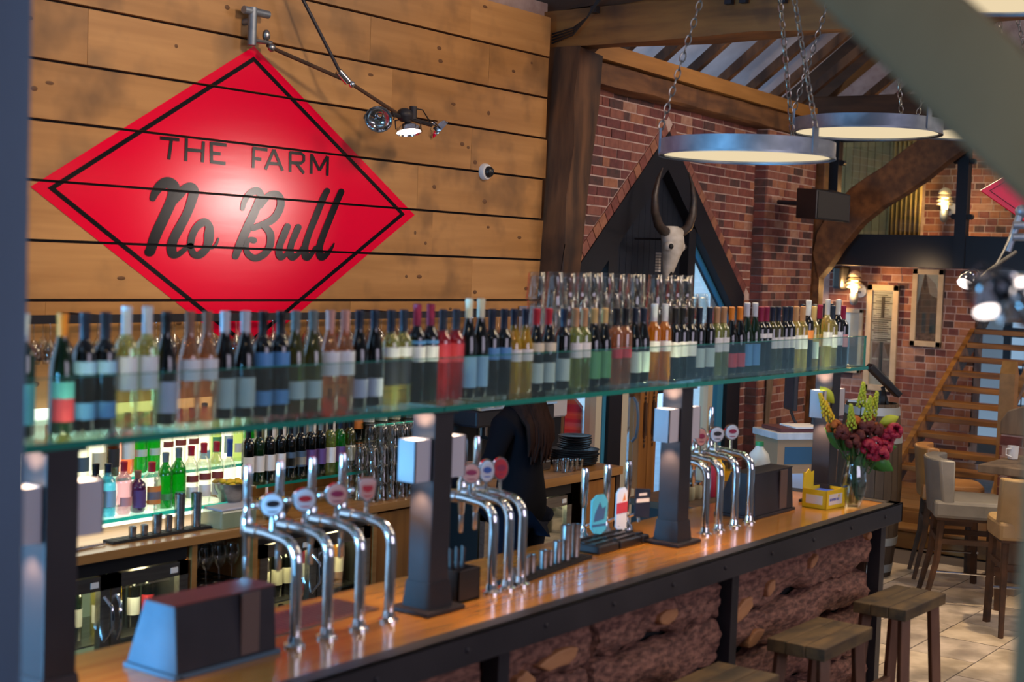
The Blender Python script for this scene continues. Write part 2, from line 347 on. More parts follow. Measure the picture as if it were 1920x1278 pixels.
# ---- board wall behind the bar: every board its own piece
SEAM = [1.380, 1.645, 1.912, 2.180, 2.448, 2.716, 2.983, 3.250, 3.517, 3.785]
wl = struct(MB().box(2.2, 5.535, .0, 7.74, 5.60, 3.78).build('wall_left', 'dark'))
joints = [[4.6, 6.3], [3.9, 5.9], [5.2, 7.0], [4.4, 6.6], [3.5, 6.45], [5.0, 6.95], [4.1, 6.2], [3.2, 6.0, 7.1], [4.9, 6.9]]
kn = MB()
for i in range(9):
    xs = [2.2] + joints[i] + [7.74 + random.uniform(-.02, .02)]
    for j in range(len(xs) - 1):
        dy = random.uniform(-.0012, .0012)
        MB().box(xs[j] + .001, 5.5 + dy, SEAM[i] + .0068, xs[j + 1] - .001, 5.535, SEAM[i + 1] - .0068).build('board', random.choice(['plank', 'plank', 'plank2']), wl)
    for k in range(9):
        kx = random.uniform(2.6, 7.6); kz = random.uniform(SEAM[i] + .05, SEAM[i + 1] - .05)
        if abs(kx - 5.12) / 1.36 + abs(kz - 2.416) / .86 > 1:
            kn.ell((kx, 5.5, kz), (random.uniform(.012, .026), .003, random.uniform(.009, .015)), 10, 4)
kk = kn.build('knots', 'knot', wl); kk['kind'] = 'stuff'
MB().box(2.2, 5.46, 1.30, 7.74, 5.535, 1.386).build('board_rail', 'oakd', wl)
# ---- timber post and braces of the first truss
t1 = sroot('trim_truss')
def rough_post(p0, p1, w0, w1, name, m, parent, n=9, jit=.014, d=None):
    p0 = Vector(p0); p1 = Vector(p1); mb = MB(); rings = []
    ax = (p1 - p0).normalized(); a = Vector((1, 0, 0)) if abs(ax.x) < .8 else Vector((0, 0, 1)); a = (a - ax * a.dot(ax)).normalized(); b = ax.cross(a)
    vs = []
    for i in range(n):
        t = i / (n - 1); c = p0.lerp(p1, t); w_ = w0 + (w1 - w0) * t; dd = (d or w_)
        for sx, sy in ((-1, -1), (-.85, -1.0), (.85, -1), (1, -.85), (1, .85), (.85, 1), (-.85, 1), (-1, .85)):
            vs.append(c + a * (sx * w_ / 2 + random.uniform(-jit, jit)) + b * (sy * dd / 2 + random.uniform(-jit, jit)))
    fs = [(i * 8 + k, i * 8 + (k + 1) % 8, (i + 1) * 8 + (k + 1) % 8, (i + 1) * 8 + k) for i in range(n - 1) for k in range(8)]
    fs += [tuple(range(8))[::-1], tuple((n - 1) * 8 + k for k in range(8))]
    mb.add(vs, fs); return mb.build(name, m, parent, smooth=True)
rough_post((7.62, 5.47, 0), (7.99, 5.45, 3.58), .14, .30, 'timber_post', 'oakv', t1, 12, .018, d=.27)
rough_post((7.98, 6.0, 3.73), (7.98, .2, 3.72), .26, .24, 'tie_beam', 'oaky', t1, 16, .014, d=.25)
rough_post((7.98, 6.0, 3.98), (7.98, .2, 3.95), .24, .24, 'upper_tie_beam', 'oakd', t1, 16, .02, d=.24)
pn = MB()
for y_, z_ in ((4.22, 3.80), (4.12, 3.80), (4.22, 3.93), (4.12, 3.93), (3.86, 3.78), (5.2, 3.82)):
    pn.beam((7.84, y_, z_), (7.80, y_, z_), .045, .045)
pn.build('square_nuts', 'steel', t1)
rough_post((8.12, 5.7, 3.55), (8.12, 2.2, 6.2), .2, .2, 'principal_rafter', 'oakd', t1, 10, .01)
# black cables draped at the beam end
cb = MB()
for k in range(4):
    cb.tube([(7.80, 5.52, 3.62 + .02 * k), (7.78, 5.34, 3.66 + .015 * k), (7.76, 5.22, 3.76), (7.76, 5.14 - .01 * k, 3.88), (7.78, 4.98 - .03 * k, 4.02)], .006, 6)
tag(cb.build('cable_bundle', 'blackplastic'), 'loose grey and black cables draped over the end of the tie beam', 'cable')
# ---- brick gable wall (wall frame: a along the wall, face at y=0), rotated four degrees
GA = math.radians(4)
wb = sroot('wall_back', (8.8, 5.9, 0), GA)
def GW(a, y, z):
    return Vector((8.8 + a * math.cos(GA) - y * math.sin(GA), 5.9 + a * math.sin(GA) + y * math.cos(GA), z))
def brickwork(root, a0, a1, z0, z1, clips, bond, wts, lim=300, y0=0.0, key=None, stuffname='brick_remainder', rev=False):
    std = {}
    items = []; row = 0; z = z0
    while z < z1 - .02:
        a = a0 - random.uniform(0, .1) - (.1125 if row % 2 else 0); k = row % 2
        while a < a1:
            L = .225 if bond == 'stretch' and random.random() > .16 else .1125
            if bond == 'flem': L = (.225, .1125)[k % 2] if random.random() > .1 else .1125; k += 1
            if bond == 'head': L = .1125 if random.random() > .25 else .225
            rect = [(a, z), (a + L - .011, z), (a + L - .011, z + .064), (a, z + .064)]
            full = area2(rect)
            for cf in clips:
                p = rect
                for c in [(-1, 0, -a0), (1, 0, a1)] + cf:
                    p = clip(p, *c)
                    if len(p) < 3: break
                if len(p) >= 3 and area2(p) > .0007:
                    mi = random.choices(range(6), wts)[0]
                    items.append((key(p) if key else p[0][0], p, mi, L if abs(area2(p) - full) < 1e-6 else None, rect))
            a += L
        z += .075; row += 1
    items.sort(key=lambda t: t[0]); rest = MB()
    for i, (kf, p, mi, L, rect) in enumerate(items):
        if i < lim:
            if L:
                if (L, mi) not in std:
                    std[(L, mi)] = MB().box(0, -.008, 0, L - .011, .03, .064).mesh('brick', BR[mi])
                put('brick', std[(L, mi)], root, (rect[0][0], y0 + random.uniform(-.004, .003), rect[0][1]))
            else:
                MB().prism(p, y0 - .008 + random.uniform(-.003, .003), y0 + .03).build('brick', BR[mi], root)
        else:
            rest.prism(p, y0 - .008 + random.uniform(-.004, .003), y0 + .03, mi=mi)
    if rest.v:
        o = rest.build(stuffname, BR, root); o['kind'] = 'stuff'
AX = 1.36; K = .80; AL, AR = -.32, 3.03; ZS = 1.92; AZ = 3.27     # opening: apex, slope, jambs, springing height
BW = .10                                                         # width of the soldier band
# mortar body left / right / above the opening
ap = AZ + .13
MB().prism([(-1.3, 0), (AL - .05, 0), (AL - .05, ZS), (AX, AZ), (AX, 3.47), (-1.3, 3.47)], -.0035, .34).build('mortar_body', 'mortar', wb)
MB().prism([(AR + .05, 0), (4.6, 0), (4.6, 3.47), (AX, 3.47), (AX, AZ), (AR + .05, ZS)], -.0035, .34).build('mortar_body', 'mortar', wb)
nrm = math.sqrt(1 + K * K)
# keep the region above the sloping soldier bands
left = [(1, 0, AX), (K / nrm * 1, -1 / nrm, -(AZ - K * AX) / nrm - BW)]
right_ = [(-1, 0, -AX), (-K / nrm, -1 / nrm, -(AZ + K * AX) / nrm - BW)]
jl = [(0, 1, ZS), (1, 0, AL - .06)]; jr = [(0, 1, ZS), (-1, 0, -(AR + .06))]
brickwork(wb, -1.25, 3.2, 1.86, 3.46, [left, right_], 'stretch', (3, 4, 2, 3.2, .8, .2), 300, key=lambda p: p[0][0] if p[0][1] > 1.9 else 9)
brickwork(wb, 3.03, 3.2, .02, 1.86, [[(1, 0, 9)]], 'flem', (3, 3, 3, 3, 1, .3), 300)
# soldier bricks following both slopes, and the brick reveal inside the right slope
def soldier(ax, az, dirx, n, parent):
    d = Vector((dirx, -K, 0)); d.normalize(); nr = Vector((dirx * K, 1, 0)).normalized()
    for i in range(n):
        s0 = .02 + i * .112; p0 = Vector((ax, az, 0)) + d * s0; p1 = p0 + d * .102
        q = [p0 + nr * .004, p1 + nr * .004, p1 + nr * (BW - .008), p0 + nr * (BW - .008)]
        MB().prism([(v.x, v.y) for v in q], -.014 + random.uniform(-.002, .002), .03).build('soldier_brick', BR[random.choices((1, 3, 4, 0), (2, 3, 2, 1))[0]], parent)
        e = p0 - nr * .012; f_ = p1 - nr * .012
        MB().prism([(e.x, e.y), (f_.x, f_.y), (p1.x, p1.y), (p0.x, p0.y)], .0, .17).build('reveal_brick', BR[random.choices((0, 1, 2, 3), (2, 3, 1, 2))[0]], parent)
soldier(AX, AZ, -1, 19, wb); soldier(AX, AZ, 1, 19, wb)
# timber wall plate and pale planed beam over the brickwork
rough_post(GW(-.7, -.02, 3.555), GW(4.2, -.02, 3.555), .17, .17, 'wall_plate', 'oak', wb, 18, .010, d=.30)
wb.children[-1].matrix_parent_inverse = Matrix.Translation((8.8, 5.9, 0)).inverted() if False else (Matrix.Translation((8.8, 5.9, 0)) @ Matrix.Rotation(GA, 4, 'Z')).inverted()
MB().box(-.75, -.20, 3.65, 4.2, .0, 3.765).build('planed_beam', 'orange', wb)
# ---- black timber frame, boarding and glazing in the gable opening
w1 = sroot('window_1', (8.8, 5.9, 0), GA)
FY = .08
def slope_bar(sgn, off0, off1, y0, y1, name, m, parent, zlo, amin=0):
    # bar between two offsets inside the sloping edge
    nr = Vector((sgn * K, 1)).normalized(); res = []
    for off in (off0, off1):
        c = (AZ + K * AX * sgn) / nrm - off if sgn > 0 else (AZ - K * AX) / nrm - off
        res.append(c)
    P_ = [(AL if sgn < 0 else AX, zlo), (AX if sgn < 0 else AR, zlo), (AX if sgn < 0 else AR, 4), (AL if sgn < 0 else AX, 4)]
    if amin: P_ = clip(P_, -sgn, 0, -sgn * (AX + sgn * amin))
    P_ = clip(P_, nr.x, nr.y, res[0]); P_ = clip(P_, -nr.x, -nr.y, -res[1])
    return MB().prism(P_, y0, y1).build(name, m, parent)
for s_ in (-1, 1): slope_bar(s_, .0, .24, FY - .10, FY + .06, 'sloping_frame', 'navy', w1, 1.55)
# central vertical boards
nb = 13
for i in range(nb):
    a0 = .55 + i * (1.87 - .55) / nb; a1 = a0 + (1.87 - .55) / nb - .004
    am = (a0 + a1) / 2; zt = AZ - K * abs(am - AX) - .12
    if a1 < AX: pp = [(a0, 1.1), (a1, 1.1), (a1, AZ - K * (AX - a1) - .1), (a0, AZ - K * (AX - a0) - .1)]
    else: pp = [(a0, 1.1), (a1, 1.1), (a1, AZ - K * abs(a1 - AX) - .1), (a0, AZ - K * abs(a0 - AX) - .1)]
    MB().prism(pp, FY - .01, FY + .02).build('board', 'navyboard', w1)
for a_ in (.50, 1.90):
    MB().box(a_ - .07, FY - .09, 1.2, a_ + .07, FY + .05, 2.50).build('mullion', 'navy', w1)
MB().box(AL, FY - .08, 1.20, AR, FY + .05, 1.32).build('transom', 'navy', w1)
slope_bar(-1, .24, .258, FY - .02, FY + .02, 'sloping_bead', 'bluepaint', w1, 1.3, .62); slope_bar(1, .24, .258, FY - .02, FY + .02, 'sloping_bead', 'bluepaint', w1, 1.3, .62)
MB().prism([(AL, 1.32), (.46, 1.32), (.46, 2.36), (AL, 1.75)], FY, FY + .006).build('pane', 'pane', w1)
MB().prism([(1.94, 1.32), (AR, 1.32), (AR, 1.75), (1.94, 2.62)], FY, FY + .006).build('pane', 'pane', w1)
w3 = sroot('window_3', tuple(GW(.12, 0, 0)), GA)
# lower glazing: left light, dark mullion, double door, right light
MB().box(AL, FY - .06, 0, AL + .10, FY + .06, 1.2).build('mullion', 'navy', w3)
MB().box(.27, FY - .05, 0, .36, FY + .05, 1.2).build('mullion', 'cream', w3)
MB().box(.36, FY - .06, 0, .41, FY + .05, 1.2).build('mullion', 'bluepaint', w3)
MB().box(.41, FY - .09, 0, .62, FY + .05, 1.2).build('mullion', 'navy', w3)
MB().box(AL + .1, FY, .0, .27, FY + .006, 1.2).build('pane', 'pane', w3)
MB().box(2.13, FY, .0, 2.50, FY + .006, 1.2).build('pane', 'pane', w3)
MB().box(2.34, FY - .04, 0, 2.44, FY + .04, 1.2).build('mullion', 'cream', w3)
MB().box(2.50, FY - .06, 0, 2.62, FY + .05, 1.2).build('mullion', 'bluepaint', w3)
MB().box(2.62, FY - .10, 0, AR - .12, FY + .06, 1.2).build('mullion', 'navy', w3)
# double door: glazed leaf at left folded in, oak stiles, open leaf showing the terrace
d1 = sroot('door_1', tuple(GW(.12, 0, 0)), GA)
MB().box(.62, FY - .06, 0, .68, FY + .05, 2.1 - .9).build('door_frame', 'doorwood', d1)
MB().box(.68, FY - .05, 0, .80, FY + .02, 1.2).build('door_stile', 'cream', d1)
MB().box(.80, FY - .02, .35, .97, FY - .014, 1.2).build('pane', 'pane', d1)
MB().box(.80, FY - .05, 0, .97, FY + .02, .35).build('kick_panel', 'cream', d1)
MB().box(.97, FY - .07, 0, 1.12, FY + .02, 1.2).build('door_stile', 'doorwood', d1)
MB().box(1.13, FY - .07, 0, 1.28, FY + .02, 1.2).build('door_stile', 'doorwood', d1)
for a_ in (1.05, 1.20):
    h = MB().box(a_ - .018, FY - .09, .78, a_ + .018, FY - .07, 1.05)
    for z_ in (.74, .77, 1.06, 1.09): h.ell((a_, FY - .08, z_), (.013, .008, .014), 8, 5)
    h.ell((a_, FY - .08, .70), (.008, .006, .022), 8, 5); h.ell((a_, FY - .08, 1.13), (.008, .006, .022), 8, 5)
    h.build('escutcheon_plate', 'oakd', d1)
MB().tube([(.93, FY - .03, .74), (.915, FY - .07, .78), (.905, FY - .09, .88), (.905, FY - .09, .96), (.915, FY - .07, 1.06), (.93, FY - .03, 1.10)], .012, 8).build('pull_handle', 'bluetint', d1, smooth=True)
# ---- outside: terrace, hedge, glowing sky backdrop
struct(MB().box(6.5, 6.5, -.2, 18, 16, -.05).build('floor_terrace', 'paving'))
tl = bpy.data.objects['floor_terrace']
for i in range(9):
    for j in range(6):
        MB().box(8.2 + j * .6, 6.6 + i * .6, -.05, 8.2 + j * .6 + .59, 6.6 + i * .6 + .59, -.035 + random.uniform(0, .004)).build('paver', 'paving', tl)
MB().box(8.2, 8.5, -.03, 13.6, 8.62, .16).build('kerb', 'bluepaint', tl)
hg = MB()
for i in range(420):
    hg.ell((random.uniform(9.2, 16), random.uniform(11.2, 12.0), random.uniform(.1, 1.55)), (random.uniform(.12, .24),) * 3, 7, 4)
o = tag(hg.build('hedge', 'hedge'), 'dark teal green hedge beyond the terrace seen through the door', 'hedge'); o['kind'] = 'stuff'
struct(MB().box(8, 15.5, 0, 20, 15.6, 5).build('sky_backdrop', 'daysky'))  # self-lit sheet standing in for the bright sky
# ---- brick pier to the right of the gable
pr = sroot('wall_pier', (8.8, 5.9, 0), GA)
MB().box(3.20, -.1285, 0, 4.42, .3, 3.47).build('mortar_body', 'mortar', pr)
brickwork(pr, 3.19, 4.42, .02, 3.46, [[(1, 0, 99)]], 'flem', (1.2, 3, 2.5, 4, 3, 1.6), 300, y0=-.125, key=lambda p: abs(p[0][1] - 1.9))
zz = .02
while zz < 3.4:
    MB().box(3.182, -.115, zz, 3.2, .0, zz + .064).build('side_brick', BR[random.choice((0, 2, 2, 1))], pr); zz += .075
# ---- second truss: post, brace, tie beam, principals
t2 = sroot('trim_truss_far')
rough_post((13.35, 6.09, .28), (13.35, 6.09, 3.6), .12, .12, 'timber_post', 'oak', t2, 10, .006, d=.14)
rough_post((13.35, 6.7, 3.78), (13.35, 1.5, 3.78), .22, .22, 'tie_beam', 'oakd', t2, 10, .012, d=.26)
rough_post((13.35, 6.5, 3.72), (13.35, 3.2, 6.35), .2, .2, 'principal_rafter', 'oakd', t2, 8, .012, d=.30)
bl = [(6.03, 2.1), (5.93, 2.22), (5.8, 2.42), (5.6, 2.66), (5.4, 2.82), (5.18, 2.95), (4.98, 3.09), (4.78, 3.25), (4.6, 3.38), (4.4, 3.54), (4.2, 3.66)]
bu = [(6.10, 2.35), (6.06, 2.58), (5.94, 2.77), (5.74, 3.0), (5.58, 3.11), (5.4, 3.22), (5.21, 3.37), (5.02, 3.5), (4.85, 3.6), (4.7, 3.68), (4.5, 3.8)]
vs = []; fs = []
for (y0_, z0_), (y1_, z1_) in zip(bl, bu):
    vs += [(13.27, y0_, z0_), (13.43, y0_, z0_), (13.43, y1_, z1_), (13.27, y1_, z1_)]
n_ = len(bl)
fs = [(i * 4 + k, i * 4 + (k + 1) % 4, i * 4 + 4 + (k + 1) % 4, i * 4 + 4 + k) for i in range(n_ - 1) for k in range(4)] + [(3, 2, 1, 0), tuple((n_ - 1) * 4 + k for k in range(4))]
MB().add(vs, fs).build('curved_brace', 'oak', t2, bev=.012)
rough_post((13.35, 4.55, 3.75), (13.35, 3.2, 2.9), .12, .12, 'small_brace', 'oak', t2, 6, .006)
# ---- brick end wall with pictures (local a = 6.7 - y, faces the bar)
wr = sroot('wall_right', (14.4, 6.7, 0), -PI / 2)
MB().box(0, -.0035, .2, 1.90, .25, 2.5).build('mortar_body', 'mortar', wr)
brickwork(wr, .3, 1.9, .30, 2.42, [[(1, 0, 99)]], 'head', (.6, 2.2, 1.4, 4, 3.6, 2.2), 300, key=lambda p: -p[0][1])
# ---- mezzanine: black beam, steel posts, glass balustrade, room behind
mz = sroot('trim_mezzanine')
MB().box(13.6, -1, 2.25, 13.75, 6.6, 2.565).build('edge_beam', 'navy', mz)
for y_ in (6.05, 4.72, 3.4): MB().box(13.56, y_ - .055, 2.25, 13.66, y_ + .055, 3.56).build('steel_post', 'navy', mz)
MB().box(13.58, -1, 3.49, 13.66, 6.6, 3.58).build('top_rail', 'navy', mz)
for y0_, y1_ in ((4.80, 5.97), (3.48, 4.64)):
    MB().box(13.61, y0_, 2.60, 13.62, y1_, 3.44).build('balustrade_glass', 'pane', mz)
    for y_ in (y0_, y1_):
        for z_ in (2.75, 3.28): MB().cyl((13.585, y_, z_), (13.64, y_, z_), .028, n=10).build('glass_clamp', 'blackplastic', mz)
MB().box(13.75, -1, 2.46, 18, 4.9, 2.56).box(13.75, 4.9, 2.30, 18, 7, 2.56).build('upper_floor', 'oakd', mz)
wu = sroot('wall_upper', (15.1, 7.0, 0), -PI / 2)
MB().box(0, -.0035, 2.5, 7, .2, 5.5).build('mortar_body', 'mortar', wu)
brickwork(wu, 1.35, 2.55, 2.58, 3.6, [[(1, 0, 99)]], 'head', (1, 2, 2, 3, 3, 1), 300)
for i in range(11):
    MB().box(.35 + i * .085, -.05, 2.6, .35 + i * .085 + .08, .0, 3.75).build('wall_panel', 'upwood', wu)
MB().box(2.55, -.1, 2.56, 2.66, .0, 3.8).build('golden_post', 'amberpost', wu)
cu = MB()
vs = []; n_ = 40
for i in range(n_):
    t = i / (n_ - 1); a_ = 1.02 + t * .36
    vs += [(a_, -.18 + .03 * math.sin(t * 44), 2.58), (a_, -.18 + .03 * math.sin(t * 44 + .5), 3.72)]
cu.add(vs, [(2 * i, 2 * i + 2, 2 * i + 3, 2 * i + 1) for i in range(n_ - 1)])
o = tag(cu.build('curtain', 'curtain', smooth=True), 'tall pale gold striped curtain behind the upstairs glass balustrade', 'curtain')
o.location = (15.1, 7.0, 0); o.rotation_euler = (0, 0, -PI / 2)
so = o.modifiers.new('thick', 'SOLIDIFY'); so.thickness = .006
# small patch of brick between board wall top and rafters
MB().box(2.2, 5.62, 0, 8.1, 5.7, 3.9).build('backing', 'mortar', wl)
# glazing seen through the stairs
w2 = sroot('window_2')
MB().box(17.9, 2.2, .6, 17.95, 5.6, 2.0).build('bright_glass', 'dimsky', w2)
for y_ in (2.2, 2.75, 3.3, 3.85, 4.4, 4.95, 5.5): MB().box(17.85, y_, .5, 17.9, y_ + (.09 if y_ != 3.3 else .4), 2.1).build('mullion', 'navy', w2)
for z_ in (.5, .95, 1.45, 2.0): MB().box(17.84, 2.2, z_, 17.9, 5.6, z_ + .12).build('glazing_bar', 'navy', w2)
# ---- open oak staircase
st = thing('staircase', 'open tread oak staircase climbing beside the brick picture wall', 'stairs', (12.45, 4.35, .285))
NT = 13; RUN, RISE = .205, .134
for s_, nm in ((1, 'stringer'), (-1, 'stringer')):
    y_ = .47 * s_
    MB().prism([(-.12, 0), (.14, 0), (RUN * NT + .1, RISE * NT - .06), (RUN * NT + .1, RISE * NT + .14), (.0, .16)], y_ - .025, y_ + .025).build(nm, 'stair', st)
for i in range(NT):
    MB().box(.06 + RUN * i, -.445, .11 + RISE * i, .06 + RUN * i + .24, .445, .11 + RISE * i + .048).build('tread', 'stair', st, bev=.004)
MB().prism([(-.05, .0), (.05, .0), (.05, 1.12), (0, 1.22), (-.05, 1.12)], -.06, .06).build('newel_post', 'orange', st, loc=(-.85, -.78, 0))
MB().beam((-.85, -.78, .75), (1.9, -.54, 2.2), .05, .06).build('handrail', 'stair', st)
for i in range(9):
    x_ = .1 + i * .2
    MB().cyl((x_, -.6, .2 + x_ * .55), (x_, -.6, 1.1 + x_ * .55), .006, n=6).build('baluster_rod', 'steel', st)
# ================================================================== THE PAINTED SIGN ON THE BOARDS
sg = thing('painted_sign', 'large red diamond painted on the board wall lettered THE FARM No Bull', 'sign', (5.12, 5.5, 2.416))
def cut_build(mb, name, m, y, parent):
    """flat paint film, interrupted at every gap between the boards"""
    bm = bmesh.new(); me = mb.mesh(name, m); bm.from_mesh(me); bpy.data.meshes.remove(me)
    for s_ in SEAM:
        for dz in (-.006, .006):
            bmesh.ops.bisect_plane(bm, geom=bm.verts[:] + bm.edges[:] + bm.faces[:], plane_co=(0, 0, s_ + dz - 2.416), plane_no=(0, 0, 1), dist=1e-5)
    kill = [f for f in bm.faces if any(abs(f.calc_center_median().z + 2.416 - s_) < .006 for s_ in SEAM)]
    bmesh.ops.delete(bm, geom=kill, context='FACES')
    me = bpy.data.meshes.new(name); bm.to_mesh(me); bm.free(); me.materials.append(MT[m])
    o = put(name, me, parent, (0, y, 0)); return o
HW, HZ = 1.31, .803
cut_build(MB().add([(-HW, 0, 0), (0, 0, -HZ), (HW, 0, 0), (0, 0, HZ)], [(0, 1, 2, 3)]), 'red_field', 'red', -.0018, sg)
bd = MB(); a_, b_ = 1.222, .750; t_ = .022
for q in range(4):
    P0 = [(-a_, 0), (0, b_), (a_, 0), (0, -b_)][q]; P1 = [(0, b_), (a_, 0), (0, -b_), (-a_, 0)][q]
    s1 = 1 - t_ / .62
    bd.add([(P0[0], 0, P0[1]), (P1[0], 0, P1[1]), (P1[0] * s1, 0, P1[1] * s1), (P0[0] * s1, 0, P0[1] * s1)], [(0, 1, 2, 3)])
cut_build(bd, 'border_line', 'black', -.003, sg)
SCRIPT = [[(4.488, 2.402, 0.025), (4.503, 2.432, 0.033), (4.528, 2.462, 0.04), (4.559, 2.481, 0.047), (4.587, 2.484, 0.051), (4.613, 2.468, 0.051), (4.616, 2.439, 0.048), (4.603, 2.398, 0.044), (4.559, 2.315, 0.044), (4.511, 2.226, 0.044), (4.482, 2.153, 0.04), (4.475, 2.145, 0.04)], [(4.608, 2.391, 0.033), (4.645, 2.426, 0.037), (4.681, 2.459, 0.037), (4.719, 2.471, 0.045), (4.739, 2.457, 0.045), (4.737, 2.424, 0.041), (4.704, 2.344, 0.037), (4.659, 2.272, 0.039), (4.623, 2.215, 0.039), (4.61, 2.174, 0.04), (4.62, 2.138, 0.037), (4.653, 2.139, 0.026), (4.69, 2.162, 0.022), (4.713, 2.181, 0.022)], [(4.728, 2.182, 0.028), (4.736, 2.227, 0.03), (4.759, 2.269, 0.03), (4.792, 2.296, 0.034), (4.821, 2.305, 0.032), (4.846, 2.283, 0.034), (4.847, 2.242, 0.042), (4.844, 2.204, 0.038), (4.825, 2.166, 0.034), (4.787, 2.139, 0.034), (4.753, 2.141, 0.03), (4.733, 2.167, 0.026), (4.728, 2.182, 0.028)], [(4.835, 2.185, 0.019), (4.869, 2.178, 0.015), (4.894, 2.194, 0.013), (4.908, 2.225, 0.008)], [(5.068, 2.383, 0.02), (5.077, 2.416, 0.024), (5.1, 2.45, 0.027), (5.134, 2.474, 0.033), (5.169, 2.48, 0.037), (5.19, 2.459, 0.035), (5.176, 2.418, 0.037), (5.143, 2.354, 0.039), (5.106, 2.29, 0.04), (5.074, 2.23, 0.04), (5.046, 2.178, 0.036), (5.028, 2.138, 0.031)], [(5.191, 2.404, 0.026), (5.23, 2.447, 0.03), (5.27, 2.47, 0.03), (5.311, 2.47, 0.034), (5.335, 2.445, 0.036), (5.334, 2.404, 0.036), (5.305, 2.358, 0.036), (5.26, 2.326, 0.034), (5.2, 2.305, 0.03), (5.146, 2.288, 0.029)], [(5.22, 2.302, 0.03), (5.262, 2.27, 0.035), (5.271, 2.229, 0.035), (5.26, 2.188, 0.034), (5.221, 2.15, 0.033), (5.166, 2.132, 0.033), (5.121, 2.147, 0.029), (5.1, 2.176, 0.026), (5.104, 2.213, 0.022), (5.128, 2.226, 0.026), (5.15, 2.224, 0.03)], [(5.39, 2.305, 0.032), (5.365, 2.259, 0.034), (5.341, 2.213, 0.032), (5.332, 2.171, 0.034), (5.349, 2.142, 0.034), (5.385, 2.158, 0.019), (5.415, 2.196, 0.023)], [(5.472, 2.305, 0.032), (5.449, 2.262, 0.032), (5.425, 2.216, 0.03), (5.416, 2.174, 0.034), (5.433, 2.144, 0.038), (5.475, 2.16, 0.023), (5.511, 2.195, 0.023)], [(5.684, 2.512, 0.031), (5.647, 2.455, 0.033), (5.596, 2.356, 0.033), (5.556, 2.278, 0.031), (5.527, 2.2, 0.033), (5.539, 2.146, 0.038), (5.577, 2.163, 0.023), (5.608, 2.198, 0.023)], [(5.796, 2.515, 0.032), (5.754, 2.442, 0.033), (5.707, 2.353, 0.033), (5.666, 2.274, 0.033), (5.636, 2.199, 0.035), (5.654, 2.149, 0.037), (5.703, 2.17, 0.023), (5.736, 2.206, 0.014), (5.749, 2.226, 0.008)]]
CAPS = [[(4.525, 2.696), (4.644, 2.698)], [(4.595, 2.698), (4.581, 2.597)], [(4.688, 2.709), (4.687, 2.597)], [(4.797, 2.704), (4.793, 2.6)], [(4.689, 2.654), (4.794, 2.656)], [(4.848, 2.704), (4.853, 2.6)], [(4.843, 2.699), (4.949, 2.698)], [(4.851, 2.651), (4.91, 2.651)], [(4.849, 2.607), (4.944, 2.605)], [(5.135, 2.702), (5.134, 2.597)], [(5.129, 2.699), (5.231, 2.698)], [(5.134, 2.647), (5.189, 2.645)], [(5.278, 2.704), (5.221, 2.596)], [(5.278, 2.704), (5.344, 2.598)], [(5.241, 2.63), (5.321, 2.631)], [(5.397, 2.701), (5.4, 2.596)], [(5.394, 2.698), (5.477, 2.7), (5.499, 2.689), (5.5, 2.663), (5.479, 2.648), (5.399, 2.645)], [(5.442, 2.645), (5.503, 2.596)], [(5.557, 2.704), (5.558, 2.597)], [(5.558, 2.699), (5.621, 2.62)], [(5.621, 2.62), (5.678, 2.701)], [(5.682, 2.701), (5.682, 2.595)]]
def ribbon(mb, pts, asp=1.42, smooth=True, cap=True, ox=5.12, oz=2.416, k=1.0, y=0):
    P = [((p[0] - ox) / asp, p[1] - oz, p[2] * k) for p in pts]
    if smooth and len(P) > 2:
        Q = []
        for i in range(len(P) - 1):
            a, b, c, d = P[max(i - 1, 0)], P[i], P[i + 1], P[min(i + 2, len(P) - 1)]
            for s_ in range(6):
                t = s_ / 6
                Q.append(tuple(.5 * ((2 * b[j]) + (-a[j] + c[j]) * t + (2 * a[j] - 5 * b[j] + 4 * c[j] - d[j]) * t * t + (-a[j] + 3 * b[j] - 3 * c[j] + d[j]) * t ** 3) for j in range(3)))
        P = Q + [P[-1]]
    vs = []
    for i in range(len(P)):
        a, b = P[max(i - 1, 0)], P[min(i + 1, len(P) - 1)]; dx, dz = b[0] - a[0], b[1] - a[1]; l = math.hypot(dx, dz) or 1
        nx, nz = -dz / l * P[i][2] / 2, dx / l * P[i][2] / 2
        vs += [((P[i][0] + nx) * asp, y - i * 4e-6, P[i][1] + nz), ((P[i][0] - nx) * asp, y - i * 4e-6, P[i][1] - nz)]
    mb.add(vs, [(2 * i, 2 * i + 1, 2 * i + 3, 2 * i + 2) for i in range(len(P) - 1)])
    if cap:
        for p in (P[0], P[-1]):
            mb.add([((p[0] + p[2] / 2 * math.cos(2 * PI * k_ / 14)) * asp, y - 4e-4, p[1] + p[2] / 2 * math.sin(2 * PI * k_ / 14)) for k_ in range(14)], [tuple(range(14))])
tx = MB()
for q_, s_ in enumerate(SCRIPT): ribbon(tx, s_, k=1.08, y=-.0006 * (q_ % 4))
cut_build(tx, 'script_lettering', 'black', -.0042, sg)
for a_, b_ in ((0, 2), (2, 5), (5, 9), (9, 12), (12, 15), (15, 18), (18, 22)):
    tx = MB()
    for q_, s_ in enumerate(CAPS[a_:b_]): ribbon(tx, [(x, z, .0165) for x, z in s_], smooth=False, cap=False, asp=1.2, y=-.0003 * q_)
    cut_build(tx, 'letter', 'black', -.0042, sg)

